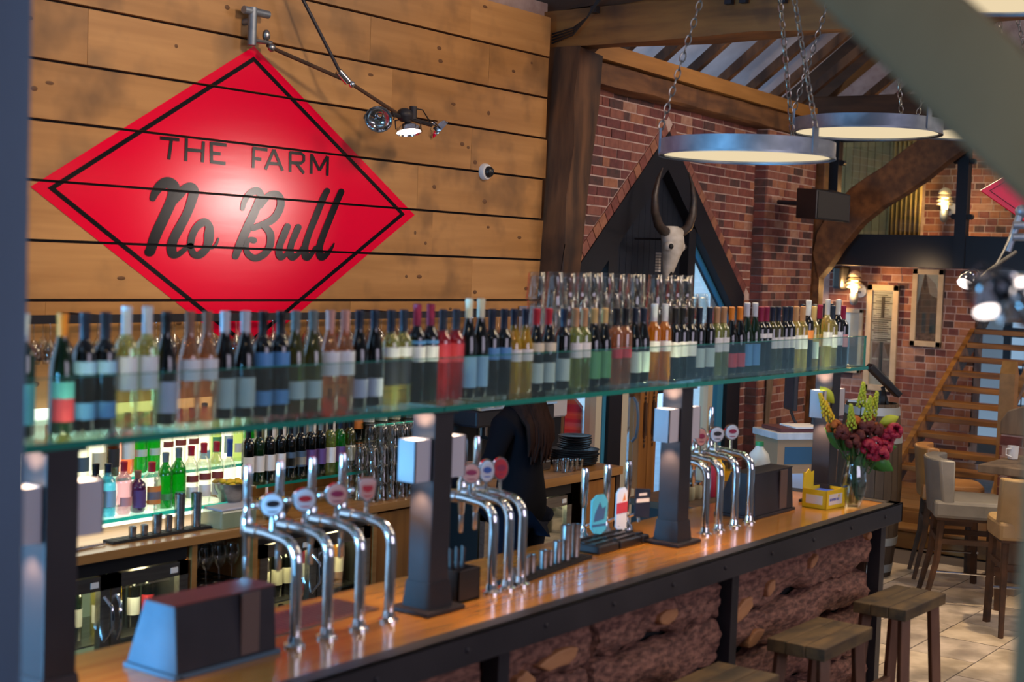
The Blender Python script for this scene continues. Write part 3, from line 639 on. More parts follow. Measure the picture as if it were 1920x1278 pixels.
# ================================================================== FRONT BAR
bar = thing('bar_counter', 'long varnished timber bar with black steel edge and bark-faced front', 'bar counter', (4.0, 2.75, 0))
def L(x, y, z): return (x - 4.0, y - 2.75, z)
def lbox(mb, x0, y0, z0, x1, y1, z1): return mb.box(x0 - 4.0, y0 - 2.75, z0, x1 - 4.0, y1 - 2.75, z1)
for i, (y0_, y1_) in enumerate([(2.50, 2.645), (2.645, 2.79), (2.79, 2.935), (2.935, 3.06)]):
    lbox(MB(), .9, y0_, 1.045, 6.36, y1_ - .0005, 1.0985).build('worktop_board', 'bartop', bar)
e_ = MB(); lbox(e_, .9, 2.437, 1.012, 6.43, 2.452, 1.102); lbox(e_, .9, 2.437, 1.094, 6.43, 2.502, 1.102); e_.build('edge_steel', 'steel', bar, bev=.002)
e_ = MB(); lbox(e_, 6.415, 2.437, 1.012, 6.43, 3.07, 1.102); lbox(e_, 6.36, 2.437, 1.094, 6.43, 3.07, 1.102); e_.build('end_steel', 'steel', bar, bev=.002)
for i in range(13):
    MB().ell(L(1.6 + i * .385, 2.435, 1.058), (.008, .005, .008), 8, 5).build('bolt_head', 'steel', bar)
for x in (1.95, 3.39, 4.87, 6.34):
    lbox(MB(), x - .028, 2.49, 0, x + .028, 2.55, 1.02).build('steel_leg', 'steel', bar)
lbox(MB(), 6.34, 2.98, 0, 6.40, 3.04, 1.02).build('steel_leg', 'steel', bar)
lbox(MB(), .9, 2.62, .05, 6.34, 2.68, 1.02).build('back_board', 'dark', bar)
lbox(MB(), 6.30, 2.56, .05, 6.33, 3.04, 1.03).build('end_board', 'oakd', bar)
lbox(MB(), .9, 2.72, .86, 6.30, 3.02, .88).build('under_shelf', 'oakd', bar)
def bark_slab(x0, x1, z0, z1, seed, m='bark', bulge=.034):
    rnd = random.Random(seed); nx, nz = 44, 12; mb = MB(); vs = []
    ph = [rnd.uniform(0, 6) for _ in range(8)]
    for i in range(nx + 1):
        for j in range(nz + 1):
            t = i / nx; u = j / nz; x = x0 + (x1 - x0) * t; z = z0 + (z1 - z0) * u
            wob = .014 * math.sin(7 * x + ph[0]) + .009 * math.sin(17 * x + ph[1])
            z += wob + .006 * math.sin(40 * x + ph[2] + u * 9)
            y = 2.555 - bulge * math.sin(PI * min(max(u, .02), .98)) ** .6
            y += .007 * math.sin(11 * x + 7 * u + ph[3]) + .004 * math.sin(41 * x - 14 * u + ph[4]) + rnd.uniform(-.005, .005)
            if i in (0, nx) or j in (0, nz): y = 2.60
            vs.append(L(x, y, z))
    mb.add(vs, [(i * (nz + 1) + j, (i + 1) * (nz + 1) + j, (i + 1) * (nz + 1) + j + 1, i * (nz + 1) + j + 1) for i in range(nx) for j in range(nz)])
    return mb.build('bark_slab', m, bar, smooth=True)
k_ = 0
for xa, xb in ((1.98, 3.36), (3.42, 4.84), (4.90, 6.31)):
    zs = [[.05, .24, .43, .60, .80, 1.0], [.05, .22, .44, .62, .83, 1.0], [.05, .26, .42, .64, .80, 1.01]][k_]
    for i in range(5):
        sp = random.Random(k_ * 9 + i).choice([None, .36, .62]); ends = [xa, xb] if not sp else [xa, xa + (xb - xa) * sp, xb]
        for j in range(len(ends) - 1): bark_slab(ends[j] + .004, ends[j + 1] - .004, zs[i] + .003, zs[i + 1] - .003, k_ * 40 + i * 5 + j)
    k_ += 1
for (x, z, rx, rz, s_) in ((4.40, .915, .085, .028, .12), (3.52, .86, .06, .04, .1), (3.72, .90, .12, .03, .05), (4.97, .83, .11, .04, .3), (5.22, .88, .05, .026, .5), (5.62, .93, .05, .02, .5), (6.22, .96, .03, .02, 0), (5.1, .70, .08, .03, .3)):
    rp_ = random.Random(int(x * 100)); pl_ = [(rx * rp_.uniform(.7, 1.1) * math.cos(2 * PI * k / 11), rz * rp_.uniform(.7, 1.15) * math.sin(2 * PI * k / 11)) for k in range(11)]
    MB().prism(pl_, -.008, .04).build('peeled_patch', 'sap', bar, loc=L(x, 2.512, z), rot=(0, -s_, 0), bev=.006)

# ---- square steel posts carrying the bottle shelf, each with two box lamps
PX = [1.953, 3.300, 4.775, 6.160]
PLACE = ['at the near left end of the bar', 'just right of the four left taps', 'behind the right-hand pump clips', 'beside the vase at the far end of the bar']
def make_post(i, x):
    p = thing('shelf_post', 'square dark steel post standing ' + PLACE[i], 'post', (x, 2.722, 1.10), group='posts carrying the bottle shelf')
    MB().box(-.044, -.044, .012, .044, .044, .603).build('shaft', 'steel', p, bev=.003)
    MB().box(-.09, -.078, 0, .09, .078, .012).build('base_plate', 'steel', p, bev=.002)
    MB().hexa([(-.054, -.054, .012), (.054, -.054, .012), (.054, .054, .012), (-.054, .054, .012), (-.047, -.047, .09), (.047, -.047, .09), (.047, .047, .09), (-.047, .047, .09)]).build('plinth', 'steel', p)
    for s_ in (-1, 1):
        l = thing('box_lamp', 'white box lamp, %s side of the post %s' % ('near' if s_ < 0 else 'far', PLACE[i].replace(' end of the bar', ' bar end')), 'wall lamp', (x + s_ * .0445, 2.722, 1.10 + .40), group='box lamps on the shelf posts')
        x0, x1 = (-.075, 0) if s_ < 0 else (0, .075)
        MB().box(x0, -.035, -.0, x0 + .004, .035, .125).box(x1 - .004, -.035, 0, x1, .035, .125).box(x0, -.035, 0, x1, -.031, .125).box(x0, .031, 0, x1, .035, .125).build('housing', 'shade', l)
        MB().box(x0 + .005, -.030, .116, x1 - .005, .030, .122).build('upper_lens', 'glowtop', l)
        MB().box(x0 + .006, -.029, .012, x1 - .006, .029, .020).build('lower_lens', 'glowtop', l)
for i, x in enumerate(PX):
    make_post(i, x)
    for s_ in (-1, 1):
        for up in (-1, 1):
            spot('box_lamp_beam', (x + s_ * .08, 2.722, 1.56 + up * .075), (x + s_ * .06, 2.722, 1.56 + up * 1), 11.0 if up > 0 else 6.0, (1, .60, .36), 110, .8, .012)

# ---- glass shelf with a low glass guard
gs = thing('glass_bottle_shelf', 'long thick green-edged glass shelf above the bar with low glass guard', 'shelf', (4.2, 2.85, 1.705))
def gbox(x0, y0, z0, x1, y1, z1): return MB().box(x0 - 4.2, y0 - 2.85, z0 - 1.705, x1 - 4.2, y1 - 2.85, z1 - 1.705)
secs = [(1.20, 2.32), (2.325, 3.30), (3.305, 4.77), (4.775, 6.52)]
for x0, x1 in secs:
    gbox(x0, 2.690, 1.705, x1, 3.08, 1.719).build('shelf_plate', 'shelfpane', gs)
    gbox(x0, 2.682, 1.704, x1, 2.690, 1.720).build('front_edge', 'teal', gs)
    gbox(x0, 2.696, 1.7195, x1, 2.702, 1.864).build('guard_panel', 'guard', gs)
    gbox(x0, 2.6955, 1.864, x1, 2.7025, 1.8665).build('guard_rim', 'teal', gs)
gbox(6.52, 2.682, 1.704, 6.53, 3.08, 1.720).build('end_edge', 'teal', gs)
gbox(6.515, 2.70, 1.72, 6.521, 3.08, 1.864).build('end_guard', 'guard', gs)
gbox(6.5135, 2.6955, 1.72, 6.5225, 2.7035, 1.866).build('corner_edge', 'teal', gs)
for x in PX:
    gbox(x - .06, 2.672, 1.6985, x + .06, 3.0, 1.7045).build('bracket', 'steel', gs)

# ================================================================== BOTTLES
GC = dict(dark=glass('bottle_near_black', (.02, .025, .02), .04, .05, .55, solid=.85, scol=(.006, .008, .007)),
 olive=glass('bottle_olive', (.35, .36, .06), .05, .05, .6, solid=.55, scol=(.12, .12, .015)),
 green=glass('bottle_green', (.05, .55, .08), .05, .05, .6, solid=.45, scol=(.01, .30, .03)),
 dgreen=glass('bottle_dark_green', (.03, .12, .03), .04, .05, .6, solid=.7, scol=(.01, .05, .012)),
 pale=glass('white_wine', (.88, .85, .50), .05, .05, .7, solid=.30, scol=(.62, .55, .16)),
 palegreen=glass('green_white_wine', (.72, .80, .42), .05, .05, .7, solid=.3, scol=(.45, .50, .14)),
 yellow=glass('yellow_wine', (.88, .72, .15), .05, .05, .7, solid=.4, scol=(.70, .48, .04)),
 amber=glass('amber_wine', (.9, .5, .06), .05, .05, .7, solid=.5, scol=(.75, .32, .01)),
 rose=glass('rose_wine', (.9, .60, .38), .05, .05, .7, solid=.35, scol=(.62, .30, .15)),
 redpink=glass('red_rose_wine', (.85, .12, .12), .05, .05, .6, solid=.5, scol=(.55, .02, .04)),
 clear=glass('clear_spirit', (.95, .94, .86), .06, .04, .8, solid=.12, scol=(.8, .78, .65)),
 bluegin=glass('blue_spirit', (.35, .80, .95), .06, .04, .7, solid=.35, scol=(.15, .65, .85)),
 pinkgin=glass('pink_spirit', (.95, .70, .75), .06, .04, .7, solid=.3, scol=(.85, .45, .50)),
 orangegin=glass('orange_spirit', (.95, .45, .25), .06, .04, .7, solid=.4, scol=(.85, .25, .1)),
 purple=glass('purple_spirit', (.30, .12, .32), .06, .04, .7, solid=.7, scol=(.12, .03, .12)),
 brown=glass('brown_spirit', (.25, .10, .03), .06, .04, .7, solid=.7, scol=(.10, .035, .01)))
def flat(name, c, r=.5): return mat(name, c, r)
CC = dict(white=flat('cap_white', (.62, .66, .74)), navy=flat('cap_navy', (.012, .02, .045), .35), black=flat('cap_black', (.01, .01, .013), .35), orange=flat('cap_orange', (.80, .25, .02)),
 brown=flat('cap_copper', (.30, .14, .09)), pink=flat('cap_pink', (.62, .30, .25)), crimson=flat('cap_crimson', (.28, .01, .06)), cream=flat('cap_cream', (.66, .62, .48)), red=flat('cap_red', (.50, .015, .03)),
 tan=flat('cap_tan', (.50, .27, .13)), gold=flat('cap_gold', (.65, .45, .18), .3), silver=MT['silver'], blue=flat('cap_blue', (.02, .10, .45)), green=flat('cap_green', (.03, .25, .08)), yellow=flat('cap_yellow', (.85, .50, .02)), grey=flat('cap_grey', (.16, .20, .20)))
LC = dict(white=flat('label_white', (.78, .78, .80)), blue=flat('label_blue', (.10, .30, .62)), skyblue=flat('label_sky', (.30, .55, .80)), lilac=flat('label_lilac', (.50, .50, .66)), black=flat('label_black', (.02, .02, .03)), red=flat('label_red', (.55, .04, .06)),
 teal=flat('label_teal', (.12, .50, .50)), pale=flat('label_pale', (.50, .62, .62)), cream=flat('label_cream', (.66, .60, .46)), green=flat('label_green', (.10, .35, .15)), purple=flat('label_purple', (.13, .07, .25)), slate=flat('label_slate', (.07, .12, .19)), orange=flat('label_orange', (.75, .25, .06)), maroon=flat('label_maroon', (.25, .05, .04)), pink=flat('label_pink', (.75, .35, .38)))
PROF = dict(
 bord=[(.029, 0), (.0315, .006), (.0315, .185), (.029, .200), (.018, .214), (.0135, .224), (.0130, .285)],
 burg=[(.030, 0), (.0335, .006), (.0335, .145), (.031, .170), (.022, .200), (.0145, .228), (.0130, .245), (.0130, .285)],
 slim=[(.028, 0), (.030, .005), (.030, .14), (.026, .18), (.018, .22), (.013, .26), (.0130, .305)],
 spirit=[(.030, 0), (.035, .006), (.035, .150), (.033, .172), (.020, .195), (.0145, .205), (.0140, .255)],
 squat=[(.036, 0), (.042, .006), (.042, .120), (.038, .145), (.020, .165), (.016, .172), (.0155, .210)],
 flaskb=[(.026, 0), (.033, .01), (.036, .14), (.034, .165), (.018, .185), (.0145, .19), (.014, .235)])
MC = {}
def cached(key, fn):
    if key not in MC: MC[key] = fn()
    return MC[key]
def bottle(x, y, z, prof, g, cap, lab, label, group, lz=(.05, .13), lab2=None, caplen=.07, s=1.0, arc=1.0, n=14):
    pr_ = PROF[prof]; top = pr_[-1][1]
    r = thing('wine_bottle' if prof in ('bord', 'burg', 'slim') else 'spirit_bottle', label, 'bottle', (x, y, z), random.uniform(-.2, .2), group)
    r.scale = (.885, .885, s) if z > 1.7 else (1, 1, s)
    put('glass_body', cached(('b', prof, g, n), lambda: MB().lathe(pr_, n).mesh('glass_body', GC[g], True)), r)
    cr = pr_[-1][0] + .0012
    put('capsule', cached(('c', prof, cap, caplen), lambda: MB().lathe([(cr, top - caplen), (cr, top - .012), (cr + .001, top - .01), (cr + .001, top + .002), (cr * .8, top + .004)], 12).mesh('capsule', CC[cap], True)), r)
    R_ = max(p[0] for p in pr_) + .0008
    def lm(z0, z1, col, a0=-2.7, a1=-.2):
        a0 *= arc
        m_ = MB(); k = 12; vs = []
        for i in range(k + 1):
            a = -PI / 2 + (a0 + 1.45) + (a1 - a0) * i / k - .35
            vs += [(R_ * math.cos(a), R_ * math.sin(a), z0), (R_ * math.cos(a), R_ * math.sin(a), z1)]
        m_.add(vs, [(2 * i, 2 * i + 2, 2 * i + 3, 2 * i + 1) for i in range(k)])
        return m_.mesh('paper_label', LC[col], True)
    if lab: put('paper_label', cached(('l', prof, lab, lz, arc), lambda: lm(lz[0], lz[1], lab)), r)
    if lab2:
        c2, (za, zb) = lab2
        put('neck_label' if za > .14 else 'lower_label', cached(('l2', prof, c2, za, zb), lambda: lm(za, zb, c2)), r)
    return r
CN = dict(dark='near-black', olive='olive green', green='bright green', dgreen='dark green', pale='pale yellow', palegreen='pale green', yellow='golden yellow', amber='amber', rose='pale rose', redpink='red-pink', clear='clear', bluegin='sky blue', pinkgin='pale pink', orangegin='orange', purple='purple', brown='brown')
SB = [  # x along the shelf, profile, glass, capsule, label, label heights, second label, capsule length, height factor
 (1.948, 'bord', 'dgreen', 'white', 'teal'), (2.054, 'burg', 'dgreen', 'orange', 'teal', (.085, .125), ('red', (.03, .085))), (2.12, 'bord', 'dark', 'navy', 'skyblue', (.14, .17), ('blue', (.03, .07))), (2.179, 'bord', 'dark', 'navy', 'skyblue', (.14, .17), ('blue', (.03, .07))),
 (2.241, 'bord', 'pale', 'white', 'white', (.09, .17), None, .075, 1.05), (2.304, 'bord', 'pale', 'white', 'white', (.09, .17), None, .075, 1.05), (2.365, 'burg', 'dark', 'black', 'lilac', (.03, .11)),
 (2.438, 'burg', 'rose', 'brown', 'white', (.11, .165)), (2.498, 'burg', 'rose', 'brown', 'white', (.11, .165)), (2.561, 'burg', 'dark', 'white', 'pale', (.03, .11)), (2.628, 'burg', 'dark', 'white', 'pale', (.03, .11)),
 (2.692, 'bord', 'dark', 'black', 'blue', (.135, .175), ('blue', (.03, .07))), (2.758, 'bord', 'dark', 'black', 'blue', (.135, .175), ('blue', (.03, .07))), (2.819, 'burg', 'olive', 'grey', 'pale', (.04, .09)), (2.886, 'burg', 'olive', 'grey', 'pale', (.04, .09)),
 (2.96, 'burg', 'rose', 'pink', 'white', (.10, .17)), (3.015, 'burg', 'rose', 'pink', 'white', (.10, .17)), (3.074, 'burg', 'dark', 'navy', 'lilac', (.03, .085)), (3.143, 'burg', 'dark', 'navy', 'lilac', (.03, .085)),
 (3.215, 'bord', 'pale', 'navy', 'black', (.06, .14), ('white', (.145, .175))), (3.276, 'bord', 'pale', 'navy', 'black', (.06, .14), ('white', (.145, .175))), (3.336, 'bord', 'dark', 'crimson', 'white', (.12, .165), ('blue', (.172, .182)), .06, 1.06), (3.402, 'bord', 'dark', 'crimson', 'white', (.12, .165), ('blue', (.172, .182)), .06, 1.06),
 (3.465, 'bord', 'redpink', 'navy', 'red', (.12, .18)), (3.532, 'bord', 'redpink', 'navy', 'red', (.12, .18)), (3.592, 'burg', 'dark', 'cream', 'skyblue', (.03, .12), None, .06, 1.12), (3.659, 'burg', 'dark', 'cream', 'skyblue', (.03, .12), None, .06, 1.12),
 (3.716, 'bord', 'dark', 'navy', 'blue', (.12, .16)), (3.781, 'bord', 'dark', 'navy', 'blue', (.12, .16)), (3.84, 'burg', 'yellow', 'navy', 'white', (.11, .15)), (3.907, 'burg', 'yellow', 'navy', 'white', (.11, .15)), (3.97, 'burg', 'dark', 'red', 'cream', (.14, .17), ('pale', (.03, .10))), (4.04, 'burg', 'dark', 'red', 'cream', (.14, .17), ('pale', (.03, .10))),
 (4.134, 'bord', 'dark', 'navy', 'pale', (.03, .11)), (4.205, 'bord', 'palegreen', 'tan', 'white', (.11, .165)), (4.27, 'bord', 'palegreen', 'tan', 'white', (.11, .165)), (4.322, 'burg', 'dark', 'gold', 'green', (.03, .13)), (4.397, 'burg', 'dark', 'gold', 'green', (.03, .13)), (4.477, 'bord', 'rose', 'black', 'red', (.10, .14)), (4.545, 'bord', 'rose', 'black', 'red', (.10, .14)),
 (4.609, 'burg', 'dark', 'navy', 'pale', (.04, .12)), (4.675, 'burg', 'dark', 'navy', 'pale', (.04, .12)), (4.755, 'bord', 'amber', 'white', 'white', (.11, .15), None, .07, 1.05), (4.832, 'bord', 'amber', 'white', 'white', (.11, .15), None, .07, 1.05),
 (4.91, 'bord', 'dark', 'black', 'white', (.09, .15)), (4.978, 'bord', 'dark', 'black', 'white', (.09, .15)), (5.043, 'bord', 'dark', 'black', 'white', (.09, .15)), (5.113, 'bord', 'dark', 'navy', 'pale', (.04, .12)), (5.194, 'bord', 'dark', 'navy', 'pale', (.04, .12)),
 (5.258, 'bord', 'palegreen', 'tan', 'white', (.10, .16)), (5.324, 'bord', 'palegreen', 'tan', 'white', (.10, .16)), (5.39, 'burg', 'dark', 'orange', 'red', (.03, .09)), (5.458, 'burg', 'dark', 'orange', 'red', (.03, .09)), (5.531, 'burg', 'dgreen', 'white', 'blue', (.03, .12), None, .06, 1.06), (5.602, 'burg', 'dgreen', 'white', 'blue', (.03, .12), None, .06, 1.06),
 (5.653, 'bord', 'dark', 'crimson', 'white', (.15, .17)), (5.72, 'bord', 'dark', 'crimson', 'white', (.15, .17)), (5.772, 'bord', 'olive', 'navy', 'white', (.10, .15)), (5.831, 'bord', 'olive', 'navy', 'white', (.10, .15)), (5.901, 'bord', 'dark', 'navy', 'white', (.10, .15)), (5.955, 'bord', 'dark', 'navy', 'white', (.10, .15)),
 (6.018, 'bord', 'pale', 'tan', 'white', (.09, .155)), (6.08, 'bord', 'pale', 'tan', 'white', (.09, .155)), (6.149, 'bord', 'dark', 'white', 'orange', (.12, .16), None, .07, 1.1), (6.212, 'bord', 'pale', 'gold', 'pale', (.04, .12))]
counts = {}
for t_ in SB: counts[(t_[2], t_[3])] = counts.get((t_[2], t_[3]), 0) + 1
seen = {}; LB = []
XS = [t_[0] for t_ in SB]
for _ in range(60):
    for i in range(len(XS) - 1):
        d_ = XS[i + 1] - XS[i]
        if d_ < .0592: XS[i] -= (.0592 - d_) / 2; XS[i + 1] += (.0592 - d_) / 2
def mk_label(g, cap, lab, k, tot, where, noun='bottle'):
    base = '%s %s with %s cap and %s label' % (CN[g], noun, cap, lab)
    return base + (', ' + (nth(k) + ' of its %d look-alikes ' % tot if tot > 1 else '') + where)
for i, t_ in enumerate(SB):
    t_ = list(t_) + [(.03, .125), None, .07, 1.0][len(t_) - 5:]
    kx = (t_[2], t_[3]); seen[kx] = seen.get(kx, 0) + 1
    lb = '%s bottle, %s cap, %s bottle from the left on the glass shelf' % (CN[t_[2]], t_[3], nth(i))
    bottle(XS[i], 2.83 + random.uniform(-.003, .003), 1.7195, t_[1], t_[2], t_[3], t_[4], lb, 'wine bottles on the glass shelf', t_[5], t_[6], t_[7], t_[8] * .985)
# last two rows at the far end of the shelf
FR = [(6.29, 2.80, 'pale', 'silver', 'white', 1.1), (6.352, 2.80, 'pale', 'navy', 'white', 1.0), (6.414, 2.80, 'dark', 'silver', 'lilac', 1.1), (6.476, 2.80, 'dark', 'crimson', 'pink', 1.0),
      (6.30, 2.87, 'dark', 'navy', 'white', 1.0), (6.362, 2.87, 'dark', 'crimson', 'pink', 1.0), (6.424, 2.87, 'redpink', 'navy', 'purple', 1.02), (6.486, 2.87, 'redpink', 'navy', 'purple', 1.02),
      (6.32, 2.94, 'dark', 'black', 'white', 1.0), (6.385, 2.94, 'dark', 'black', 'white', 1.0), (6.455, 2.94, 'dark', 'black', 'white', 1.0)]
for i, (x, y, g, cap, lab, s_) in enumerate(FR):
    row = ('front', 'middle', 'back')[0 if i < 4 else 1 if i < 8 else 2]; k = i if i < 4 else i - 4 if i < 8 else i - 8
    bottle(x, y, 1.7195, 'bord', g, cap, lab, '%s bottle, %s cap, %s in the %s row at the right shelf end' % (CN[g], cap, nth(k), row), 'wine bottles on the glass shelf', (.09, .15), None, .07, s_)
# ---- stacked beer and mixer glasses behind the bottles on the same shelf
def tumbler_mesh(r0, r1, h, n=14):
    return MB().lathe([(r0 * .9, 0), (r0, .004), (r0 + (r1 - r0) * .75, h * .8), (r1, h - .006), (r1 + .0012, h - .002), (r1 - .001, h), (r1 - .003, h - .004), (r0 - .004, .018), (r0 * .5, .014)], n).mesh('glass', 'tumbler', True)
tA = tumbler_mesh(.028, .038, .135); tB = tumbler_mesh(.030, .038, .10); tC = tumbler_mesh(.024, .036, .11)
gi = 0
for i in range(26):
    x = 4.05 + i * .078
    u = (x - 4.05) / 2.0
    lev = 1 if x < 4.2 else 3 if x < 5.3 else 2 if x < 5.62 else 1
    for yk, y in enumerate((2.925, 3.005)):
        if i in (10, 19) and yk == 0: continue
        m_ = (tA, tB, tC)[(i // 3 + yk) % 3]; hh = (.137, .102, .112)[(i // 3 + yk) % 3]
        lv = lev + (1 if hh < .11 and lev == 3 else 0)
        for k in range(lv):
            o = put('drinking_glass', m_, None, (x, y, 1.7195 + k * hh))
            tag(o, 'upside-down beer glass, %s tier of %s stack from left, %s row behind the bottles' % (nth(k), nth(i), ('front', 'back')[yk]), 'glass', 'glasses stacked behind the bottles')
            if True: o.location.z += hh; o.rotation_euler = (PI, 0, 0)
# ================================================================== BACK BAR
bb = thing('back_counter', 'long oak back counter under the glowing spirits shelf', 'counter', (4.5, 5.15, 0))
def bbx(x0, y0, z0, x1, y1, z1): return MB().box(x0 - 4.5, y0 - 5.15, z0, x1 - 4.5, y1 - 5.15, z1)
for y0_, y1_ in ((4.86, 5.02), (5.021, 5.20), (5.201, 5.36), (5.361, 5.50)):
    bbx(2.9, y0_, .845, 6.02, y1_, .885).build('worktop_board', 'backtop', bb, bev=.002)
for x in (3.35, 4.25, 4.62, 5.46, 6.0): bbx(x, 4.88, .0, x + .03, 5.45, .845).build('upright', 'backtop', bb)
bbx(5.49, 4.885, .08, 5.99, 4.905, .83).build('cupboard_door', 'doorwood', bb)
bbx(2.9, 5.46, .885, 6.02, 5.50, .96).build('upstand', 'doorwood', bb)
bbx(2.9, 5.42, 0, 6.02, 5.45, .845).build('back_panel', 'dark', bb)
rc = thing('right_counter', 'short oak counter carrying the stack of black plates', 'counter', (6.8, 4.95, 0))
for y0_, y1_ in ((4.62, 4.79), (4.791, 4.96), (4.961, 5.12), (5.121, 5.28)):
    MB().box(-.74, y0_ - 4.95, .875, .66, y1_ - 4.95, .925).build('worktop_board', 'backtop', rc, bev=.002)
MB().box(.30, -.31, .1, .60, -.29, .86).build('front_panel', 'doorwood', rc)
MB().box(.62, -.31, 0, .66, .3, .87).build('end_panel', 'oakd', rc)
MB().box(-.70, .28, 0, .62, .30, .87).build('back_panel', 'dark', rc)
# ---- backlit panel and stepped glass shelf for the spirits
sp = thing('spirits_shelf', 'stepped glass spirits shelf with bright teal edge lit from behind', 'shelf', (4.1, 5.2, .9725))
MB().box(-.42, -.20, 0, .50, .02, .014).build('lower_plate', 'shelfpane', sp)
MB().box(-.42, -.207, -.001, .50, -.20, .0155).build('front_edge', 'tealb', sp)
MB().box(-.42, .03, .13, 1.0, .20, .142).build('upper_plate', 'shelfpane', sp)
MB().box(-.42, .024, .129, 1.0, .03, .143).build('step_edge', 'tealb', sp)
MB().box(-.42, .215, -.02, .98, .23, .46).build('light_panel', 'led', sp)
MB().box(-.42, -.19, -.02, .48, .02, -.006).build('under_light', 'led', sp)
for x in (-.38, .44): MB().cyl((x, -.1, -.0875), (x, -.1, -.02), .012, n=10).build('shelf_foot', 'chrome', sp)
for x in (-.38, .3, .9): MB().cyl((x, .12, -.0875), (x, .12, .13), .01, n=8).build('shelf_foot', 'chrome', sp)
# ---- wine tiers
wt = thing('wine_tier_shelf', 'two-tier glass shelf holding dark wine bottles right of the spirits', 'shelf', (5.25, 5.25, .885))
MB().box(-.46, -.20, .135, .34, 0, .147).build('lower_plate', 'shelfpane', wt); MB().box(-.46, -.206, .134, .34, -.2, .148).build('front_edge', 'teal', wt)
MB().box(-.14, .02, .25, .64, .2, .262).build('upper_plate', 'shelfpane', wt)
for x in (-.42, .3): MB().cyl((x, -.1, 0), (x, -.1, .135), .01, n=8).build('shelf_foot', 'chrome', wt)
for x in (-.1, .6): MB().cyl((x, .1, 0), (x, .1, .25), .01, n=8).build('shelf_foot', 'chrome', wt)
MB().box(-.13, .215, .18, .66, .23, .56).build('dim_panel', mat('warm_panel', (.55, .50, .30), .8), wt)
# ---- spirits, front step
Z1 = .987
S1 = [(3.86, 'flaskb', 'dark', 'black', 'cream', (.05, .11), None, 1.0), (3.925, 'spirit', 'bluegin', 'navy', 'skyblue', (.05, .13), None, .90), (4.01, 'flaskb', 'pinkgin', 'red', 'pink', (.04, .08), None, .98), (4.088, 'flaskb', 'purple', 'brown', 'purple', (.03, .13), None, .78), (4.165, 'squat', 'clear', 'red', 'orange', (.03, .11), ('blue', (.05, .085)), 1.02),
      (4.243, 'spirit', 'green', 'grey', 'green', (.04, .07), None, .98), (4.318, 'spirit', 'green', 'grey', 'green', (.04, .07), None, 1.04), (4.392, 'spirit', 'clear', 'red', 'maroon', (.10, .13), ('white', (.03, .08)), 1.05), (4.468, 'spirit', 'clear', 'red', 'maroon', (.10, .13), ('white', (.03, .08)), 1.08), (4.545, 'spirit', 'clear', 'red', 'maroon', (.10, .13), ('white', (.03, .08)), 1.08)]
for i, (x, pf, g, cap, lab, lz, l2, s_) in enumerate(S1):
    bottle(x, 5.065, Z1, pf, g, cap, lab, '%s spirit bottle with %s cap, %s from the left, front step of lit shelf' % (CN[g], cap, nth(i)), 'spirits on the lit front step', lz, l2, .04, s_, arc=.85)
S2 = [(3.80, 'spirit', 'green', 'grey', 'green', (.05, .08), ('maroon', (.10, .13)), 1.0), (3.88, 'squat', 'yellow', 'yellow', 'cream', (.04, .10), None, 1.3), (3.965, 'squat', 'clear', 'blue', 'slate', (.03, .08), None, 1.3), (4.055, 'squat', 'clear', 'green', 'cream', (.03, .09), None, 1.3), (4.14, 'spirit', 'brown', 'black', 'black', (.04, .12), None, 1.05), (4.225, 'flaskb', 'orangegin', 'silver', 'white', (.06, .13), None, 1.2),
      (4.30, 'spirit', 'green', 'white', 'pale', (.07, .10), None, 1.1), (4.378, 'spirit', 'green', 'white', 'pale', (.07, .10), None, 1.1), (4.456, 'spirit', 'clear', 'red', 'maroon', (.10, .125), None, 1.08), (4.534, 'spirit', 'clear', 'red', 'maroon', (.10, .125), None, 1.1), (4.612, 'spirit', 'clear', 'red', 'maroon', (.10, .125), None, 1.1), (4.69, 'bord', 'clear', 'blue', 'skyblue', (.03, .07), None, 1.05), (4.765, 'slim', 'palegreen', 'yellow', 'green', (.06, .14), None, .95), (4.84, 'slim', 'clear', 'white', 'pale', (.05, .14), None, .95), (4.91, 'slim', 'palegreen', 'yellow', 'white', (.05, .10), None, .9), (4.985, 'slim', 'green', 'yellow', 'white', (.05, .12), None, .9)]
for i, (x, pf, g, cap, lab, lz, l2, s_) in enumerate(S2):
    bottle(x, 5.32, 1.1145, pf, g, cap, lab, '%s spirit bottle with %s cap, %s from the left, upper lit step' % (CN[g], cap, nth(i)), 'spirits on the lit upper step', lz, l2, .04, s_, arc=.85)
b_ = bottle(4.66, 5.10, .885, 'bord', 'clear', 'blue', 'skyblue', 'frosted clear spirit bottle with blue cap at the end of the lit step', 'spirits on the lit front step', (.04, .08), None, .06, 1.32)
W1 = [(4.815, 'dark', 'black', 'white'), (4.885, 'dgreen', 'black', 'white'), (4.957, 'dark', 'black', 'white'), (5.03, 'dark', 'black', 'white'), (5.102, 'dark', 'black', 'slate'), (5.175, 'dark', 'black', 'slate'), (5.248, 'dark', 'grey', 'purple'), (5.32, 'dark', 'grey', 'purple'), (5.392, 'palegreen', 'black', 'white'), (5.464, 'green', 'navy', 'purple'), (5.54, 'olive', 'black', 'cream')]
for i, (x, g, cap, lab) in enumerate(W1):
    bottle(x, 5.14, 1.0325, 'bord', g, cap, lab, '%s wine bottle with %s label, %s from left, lower wine tier' % (CN[g], lab, nth(i)), 'wines on the lower back tier', (.05, .13), ('cream', (.06, .10)) if lab == 'slate' else None, .07, 1.0)
W2 = [('dark', 'white'), ('dark', 'white'), ('dark', 'slate'), ('dark', 'slate'), ('dark', 'white'), ('dark', 'black'), ('green', 'white'), ('green', 'black'), ('dark', 'black'), ('dark', 'orange')]
